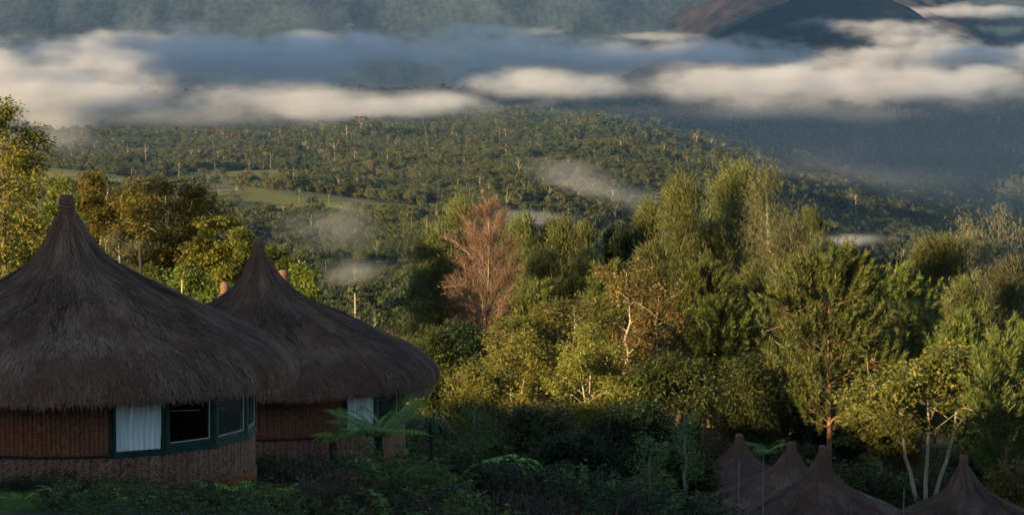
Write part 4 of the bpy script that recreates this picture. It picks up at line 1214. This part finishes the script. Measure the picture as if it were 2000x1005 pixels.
row('lime', 250, 640, 4, 1000, 1000, 43, 47, 0.3, 0.5)
row('lime', 660, 900, 5, 1000, 1000, 46, 56, 0.5, 0.9)
row('green', 180, 640, 8, 1000, 1000, 44, 46.5, 0.25, 0.42)
row('red', 600, 1000, 7, 1000, 1000, 45, 48, 0.6, 0.9)
row('dark', 620, 1240, 10, 1000, 1000, 43, 52, 0.5, 1.2)
row('green', 620, 1240, 8, 1000, 1000, 43, 52, 0.5, 1.1)
row('dark', 1000, 1380, 8, 1000, 1000, 54, 70, 0.9, 1.4)
row('green', 1180, 1420, 6, 1000, 1000, 60, 74, 0.8, 1.2)
row('red', 300, 640, 5, 1000, 1000, 43, 47, 0.3, 0.5)
row('lime', 880, 1260, 7, 1000, 1000, 44, 56, 0.6, 1.1)
row('red', 1000, 1300, 6, 1000, 1000, 44, 54, 0.8, 1.3)
SLAB = {'dark': 'dark green leafy shrub', 'green': 'mid green leafy shrub', 'red': 'dark reddish brown shrub', 'lime': 'light green sprouting shrub'}
for i, (kind, u, v, d, s) in enumerate(SHL):
    m_, st, lf = SHRUBS[kind][i % len(SHRUBS[kind])]
    where = 'at the foot of the near hut' if u < 430 and d < 52 else 'below the second hut' if u < 900 and d < 70 else 'in the shaded middle of the garden' if d < 90 else \
            'at the foot of the tree belt' if u < 1330 else 'beside the lower hut roofs'
    r = plant('shrub', u, v, d, SLAB[kind] + ' ' + where, 'shrub', [('stems', st, 'brown_bark'), ('leaves', lf, m_)], float(s), float(rs.uniform(0, 6.28)),
              group=SLAB[kind] + 's ' + where)
# slim saplings in front of the lower roofs, and posts
for u, v, d, w, label in [(1335, 800, 84, 60, 'slim pale sapling leaning before the lower hut roofs'), (1275, 850, 82, 60, 'thin forked sapling left of the leaning one'),
                          (930, 800, 76, 80, 'slim sapling right of the second hut eave')]:
    plant_tree('grey', u, v, d, w, label, mat='shrub', bark='grey_bark', n_leaf=14, nb=10, h0=0.5, trunk_wob=0.8, leaf=(0.12, 0.06))
post('pole', 273, 478, 560, 86.0, 0.055, M['dark_bark'], 'thin dark pole standing between the two hut roofs', 'pole')
post('dead_stem', 355, 548, 590, 101.0, 0.03, M['pale_bark'], 'short pale dead stem between the two roofs', 'stem', 0.1)
post('rod', 1443, 890, 960, 104.0, 0.018, M['grey_bark'], 'thin pale rod standing before the farthest lower roof', 'rod')
post('rod', 1491, 892, 1000, 100.0, 0.018, M['grey_bark'], 'thin grey rod standing before the middle lower roof', 'rod')
post('rod', 1766, 950, 1005, 96.0, 0.018, M['grey_bark'], 'thin grey rod beside the rightmost lower roof', 'rod')

# small far house with a pale roof on the dark side of the valley
hp = at(1597, 383, 3600)
hr = link('farm_house', None, loc=(hp.x, hp.y, hp.z), label='tiny farm house with pale roof in the dark valley', category='house')
hz = MB(); hz.box((0, 0, -1.0), (3.5, 2.5, 1.0)); hz.build('wall', M['floor'], hr)
hz = MB(); hz.add([[-4, -3, 0], [4, -3, 0], [4, 0, 1.5], [-4, 0, 1.5], [4, 3, 0], [-4, 3, 0]], F4=[[0, 1, 2, 3], [3, 2, 4, 5]], F3=None)
hz.build('roof', M['beading'], hr)

# ground cover and lawn
def ground_cover():
    rng = np.random.default_rng(23)
    mb = MB()
    n = 62000
    d = 39 + rng.uniform(0, 1, n) ** 0.9 * 130
    u = rng.uniform(-40, 2040, n)
    d[:6000] = rng.uniform(39, 47, 6000); u[:6000] = rng.uniform(-40, 1330, 6000)
    x = (u - 1000) / F * d
    keep = (np.hypot(x - hut_a.location.x, d - hut_a.location.y) > 3.7)
    lawn = ((u < 90) & (d < 49.5)) | ((u > 470) & (u < 640) & (d > 53) & (d < 58.5))
    keep &= ~lawn & ~((u > 1330) & (d < 96))
    x, d = x[keep], d[keep]; n = len(x)
    z = height(x, d)
    hgt = 0.12 + 0.5 * rng.uniform(0, 1, n) ** 2 * (d / 60)
    P = np.stack([x, d, z + hgt * rng.uniform(0.1, 1, n)], -1)
    a = rng.uniform(0, 6.28, n)
    leaves(mb, P, np.stack([np.cos(a), np.sin(a), rng.uniform(-0.3, 0.8, n)], -1), np.array([0, 0, 1.0]) + rng.normal(size=(n, 3)) * 0.5,
           0.12 * rng.uniform(0.6, 1.5, n) * (d / 55), 0.06 * rng.uniform(0.6, 1.5, n) * (d / 55), rng.uniform(0, 0.9, n))
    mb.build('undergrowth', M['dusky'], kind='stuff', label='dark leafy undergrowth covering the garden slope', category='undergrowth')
    mb = MB(); n = 26000
    uu = np.where(rng.random(n) < 0.5, rng.uniform(-60, 100, n), rng.uniform(465, 650, n))
    d = np.where(uu < 200, rng.uniform(43, 49.8, n), rng.uniform(52.8, 58.8, n))
    x = (uu - 1000) / F * d
    P = np.stack([x, d, height(x, d)], -1)
    strands(mb, P, np.array([0, 0, 1.0]) + rng.normal(size=(n, 3)) * 0.35, rng.uniform(0.03, 0.08, n), rng.uniform(0.008, 0.016, n), rng.uniform(0, 0.7, n), rng)
    mb.build('grass', M['shrub'], kind='stuff', label='short mown lawn grass beside the near hut', category='grass')
ground_cover()
# ------------------------------------------------------------------ haze and fog banks
def haze_box(x0, x1, y0, y1, z0, z1, density, color, aniso):
    mb = MB(); mb.box(((x0 + x1) / 2, (y0 + y1) / 2, (z0 + z1) / 2), ((x1 - x0) / 2, (y1 - y0) / 2, (z1 - z0) / 2))
    m = NT('haze')
    v = m.n('VolumePrincipled')
    v.inputs['Color'].default_value = (*color, 1)
    v.inputs['Density'].default_value = density
    v.inputs['Anisotropy'].default_value = aniso
    m.l(v.outputs[0], m.out.inputs['Volume'])
    m.mat.cycles.homogeneous_volume = True
    return mb.build('haze', m.mat, kind='stuff', label='thin bluish morning haze filling the whole valley', category='haze')

haze_box(-4000, 4500, -700, 14700, -330, 1330, 0.95e-5, (0.22, 0.48, 1.0), 0.0)

def fog_material(name, density, nscale, lo, hi, edge, color=(0.86, 0.85, 0.86), seed=0.0, step=1.0, flat=2.2, wob=0.25, detail=5, aniso=0.2, stretch=0.45):
    """Density falls off towards the domain's surface (object coordinates -1..1), broken up by noise in metres."""
    m = NT(name)
    oc = m.objco(); p = m.vadd(m.pos(), (seed * 913.0, seed * 377.0, seed * 131.0))
    ps = m.vmul(p, (nscale * stretch, nscale * stretch, nscale * flat))
    n = m.noise(1.0, detail, 0.68, ps)
    # warped ellipsoid falloff
    w = m.n('TexNoise'); w.inputs['Scale'].default_value = 0.35; w.inputs['Detail'].default_value = 2; m.l(ps, w.inputs['Vector'])
    off = m.n('VectorMath', operation='SUBTRACT'); m.l(w.outputs['Color'], off.inputs[0]); off.inputs[1].default_value = (0.5, 0.5, 0.5)
    oc2 = m.vadd(oc, m.vmul(off.outputs[0], (wob, wob, wob * 2.2)))
    ln = m.n('VectorMath', operation='LENGTH'); m.l(oc2, ln.inputs[0])
    e = m.mapr(ln.outputs['Value'], 1.0, 1.0 - edge, 0.0, 1.0, True)
    d = m.mapr(m.math('ADD', n, m.math('MULTIPLY', m.math('SUBTRACT', e, 1.0), 0.55)), lo, hi, 0.0, 1.0, True)
    d = m.math('MULTIPLY', d, e)
    sz = m.n('SeparateXYZ'); m.l(oc2, sz.inputs[0])
    d = m.math('MULTIPLY', d, m.mapr(sz.outputs[2], -0.95, 0.25, 0.03, 1.0, True))
    d = m.math('MULTIPLY', d, density)
    v = m.n('VolumePrincipled')
    v.inputs['Color'].default_value = (*color, 1)
    v.inputs['Anisotropy'].default_value = aniso
    m.l(d, v.inputs['Density'])
    m.l(v.outputs[0], m.out.inputs['Volume'])
    m.mat.cycles.volume_step_rate = step
    m.mat.cycles.volume_sampling = 'MULTIPLE_IMPORTANCE'
    return m.mat

_hull = {}
def fog_hull(seed):
    bm = bmesh.new()
    bmesh.ops.create_icosphere(bm, subdivisions=3, radius=1.03)
    me = bpy.data.meshes.new('fog_bank'); bm.to_mesh(me); bm.free()
    return me

def fog(name, u, v, d, wu, wv, depth, mat, label, tilt=0.0):
    """A bank of fog centred on photograph pixel (u, v) at distance d; wu, wv half sizes in pixels there, depth half size in metres."""
    c = at(u, v, d)
    k = d / F
    o = link(name, fog_hull(0), mat, loc=c, scale=(wu * k, depth, wv * k), rot=(0, tilt, 0), kind='stuff', label=label, category='fog')
    return o

SR = 0.10
def bank(tag, u, v, d, wu, wv, depth, label, dens=0.016, ns=0.013, lo=0.25, hi=0.70, edge=0.85, tilt=0.0, flat=1.5, wob=0.6, seed=1, sr=1.0, stretch=0.62):
    return fog(tag, u, v, d, wu, wv, depth, fog_material('%s_%d' % (tag, seed), dens, ns, lo, hi, edge, seed=seed, step=SR * sr, flat=flat, wob=wob, stretch=stretch), label, tilt)

bank('fog_bank', 40, 172, 5300, 760, 165, 650, 'bright cream fog bank rolling in from the left', seed=1, tilt=0.04, dens=0.015)
bank('fog_bank', 640, 205, 5350, 760, 74, 450, 'low tail of the cream fog bank stretching to the middle', seed=2, tilt=0.02, dens=0.011)
bank('fog_bank', 1640, 168, 6600, 980, 90, 600, 'long cream fog band across the right half', seed=3, dens=0.012)
bank('fog_bank', 1080, 168, 6300, 420, 64, 400, 'thin ragged fog where the two cream bands meet', seed=4, dens=0.011)
bank('cloud_deck', 480, 118, 8700, 1300, 108, 600, 'shaded violet cloud deck behind the bright fog', seed=5, dens=0.012)
bank('cloud_deck', 1250, 106, 8500, 860, 86, 500, 'violet cloud deck with cream lit tops in the middle', seed=6, dens=0.014)
bank('cloud_deck', 1720, 70, 9650, 360, 62, 420, 'grey mauve cloud hump covering the dark blue peak', seed=7, dens=0.014)
bank('cloud_deck', 1850, 116, 9300, 640, 70, 450, 'grey cloud layer under the mauve hump at the right', seed=8, dens=0.014)
bank('cloud_deck', 1900, 24, 10900, 280, 30, 300, 'bright thin cloud strip in the upper right corner', seed=9)
bank('cloud_deck', 960, 62, 7000, 300, 30, 150, 'cream lit cloud crest along the top of the violet deck', seed=23, dens=0.012)
bank('cloud_deck', 1270, 74, 7100, 240, 24, 150, 'second cream lit cloud crest right of the first', seed=24, dens=0.012)
bank('cloud_puff', 684, 54, 8000, 32, 18, 40, 'small bright cloud puff above the violet deck', seed=10, dens=0.05, ns=0.03, lo=0.35, hi=0.5, sr=0.6, stretch=1.0)
bank('mist', 90, 265, 3900, 260, 60, 350, 'thin mist hanging over the left forest edge', seed=11, dens=0.0022, ns=0.006)
W_ = dict(edge=1.0, wob=0.9, flat=1.3, lo=0.22, hi=0.95, stretch=0.6)
bank('mist', 1180, 360, 2100, 330, 78, 200, 'drifting mist wisp in the middle of the valley', seed=12, dens=0.012, ns=0.026, tilt=0.22, **W_)
bank('mist', 1040, 428, 1650, 330, 50, 120, 'mist streak above the rounded casuarinas', seed=13, dens=0.016, ns=0.032, **W_)
bank('mist', 650, 470, 1350, 260, 125, 90, 'mist rising from trees right of the second hut', seed=14, dens=0.013, ns=0.034, **{**W_, 'stretch': 0.9})
bank('mist', 690, 545, 1130, 240, 90, 70, 'lower mist wisp over the second roof slope', seed=15, dens=0.017, ns=0.04, **{**W_, 'stretch': 0.8})
bank('mist', 1640, 472, 1300, 200, 38, 70, 'bright mist pool behind the lone small tree', seed=17, dens=0.05, ns=0.035, **{**W_, 'lo': 0.2})
bank('mist', 1700, 340, 3300, 560, 110, 300, 'pale mist veil across the dark right valley', seed=18, dens=0.0016, ns=0.016, tilt=0.16, **W_)
bank('mist', 120, 290, 3000, 340, 90, 250, 'thin mist drifting behind the golden tree at the left edge', seed=22, dens=0.004, ns=0.016, **W_)
def valley_air():
    """Moist air lying in the valley bottom, thinner than the fog, even throughout."""
    m = NT('valley_air')
    v = m.n('VolumePrincipled'); v.inputs['Color'].default_value = (0.42, 0.64, 1, 1); v.inputs['Density'].default_value = 1.0e-5
    m.l(v.outputs[0], m.out.inputs['Volume']); m.mat.cycles.homogeneous_volume = True
    bm = bmesh.new(); bmesh.ops.create_icosphere(bm, subdivisions=4, radius=1.0)
    for q in bm.verts: q.co.z = math.copysign(abs(q.co.z) ** 0.6, q.co.z)
    me = bpy.data.meshes.new('valley_mist'); bm.to_mesh(me); bm.free()
    link('valley_mist', me, m.mat, loc=(0, 5000, -200), scale=(2600, 4300, 150), kind='stuff', label='even moist air lying over the valley floor', category='mist')
valley_air()
bank('mist', 450, 236, 4800, 900, 52, 350, 'soft mist hem under the left fog bank', seed=20, dens=0.0028, ns=0.008, edge=1.0, wob=0.6, lo=0.2, hi=0.7)
bank('mist', 1560, 226, 6000, 800, 44, 350, 'soft mist hem under the right fog band', seed=21, dens=0.0014, ns=0.008, edge=1.0, wob=0.6, lo=0.2, hi=0.7)
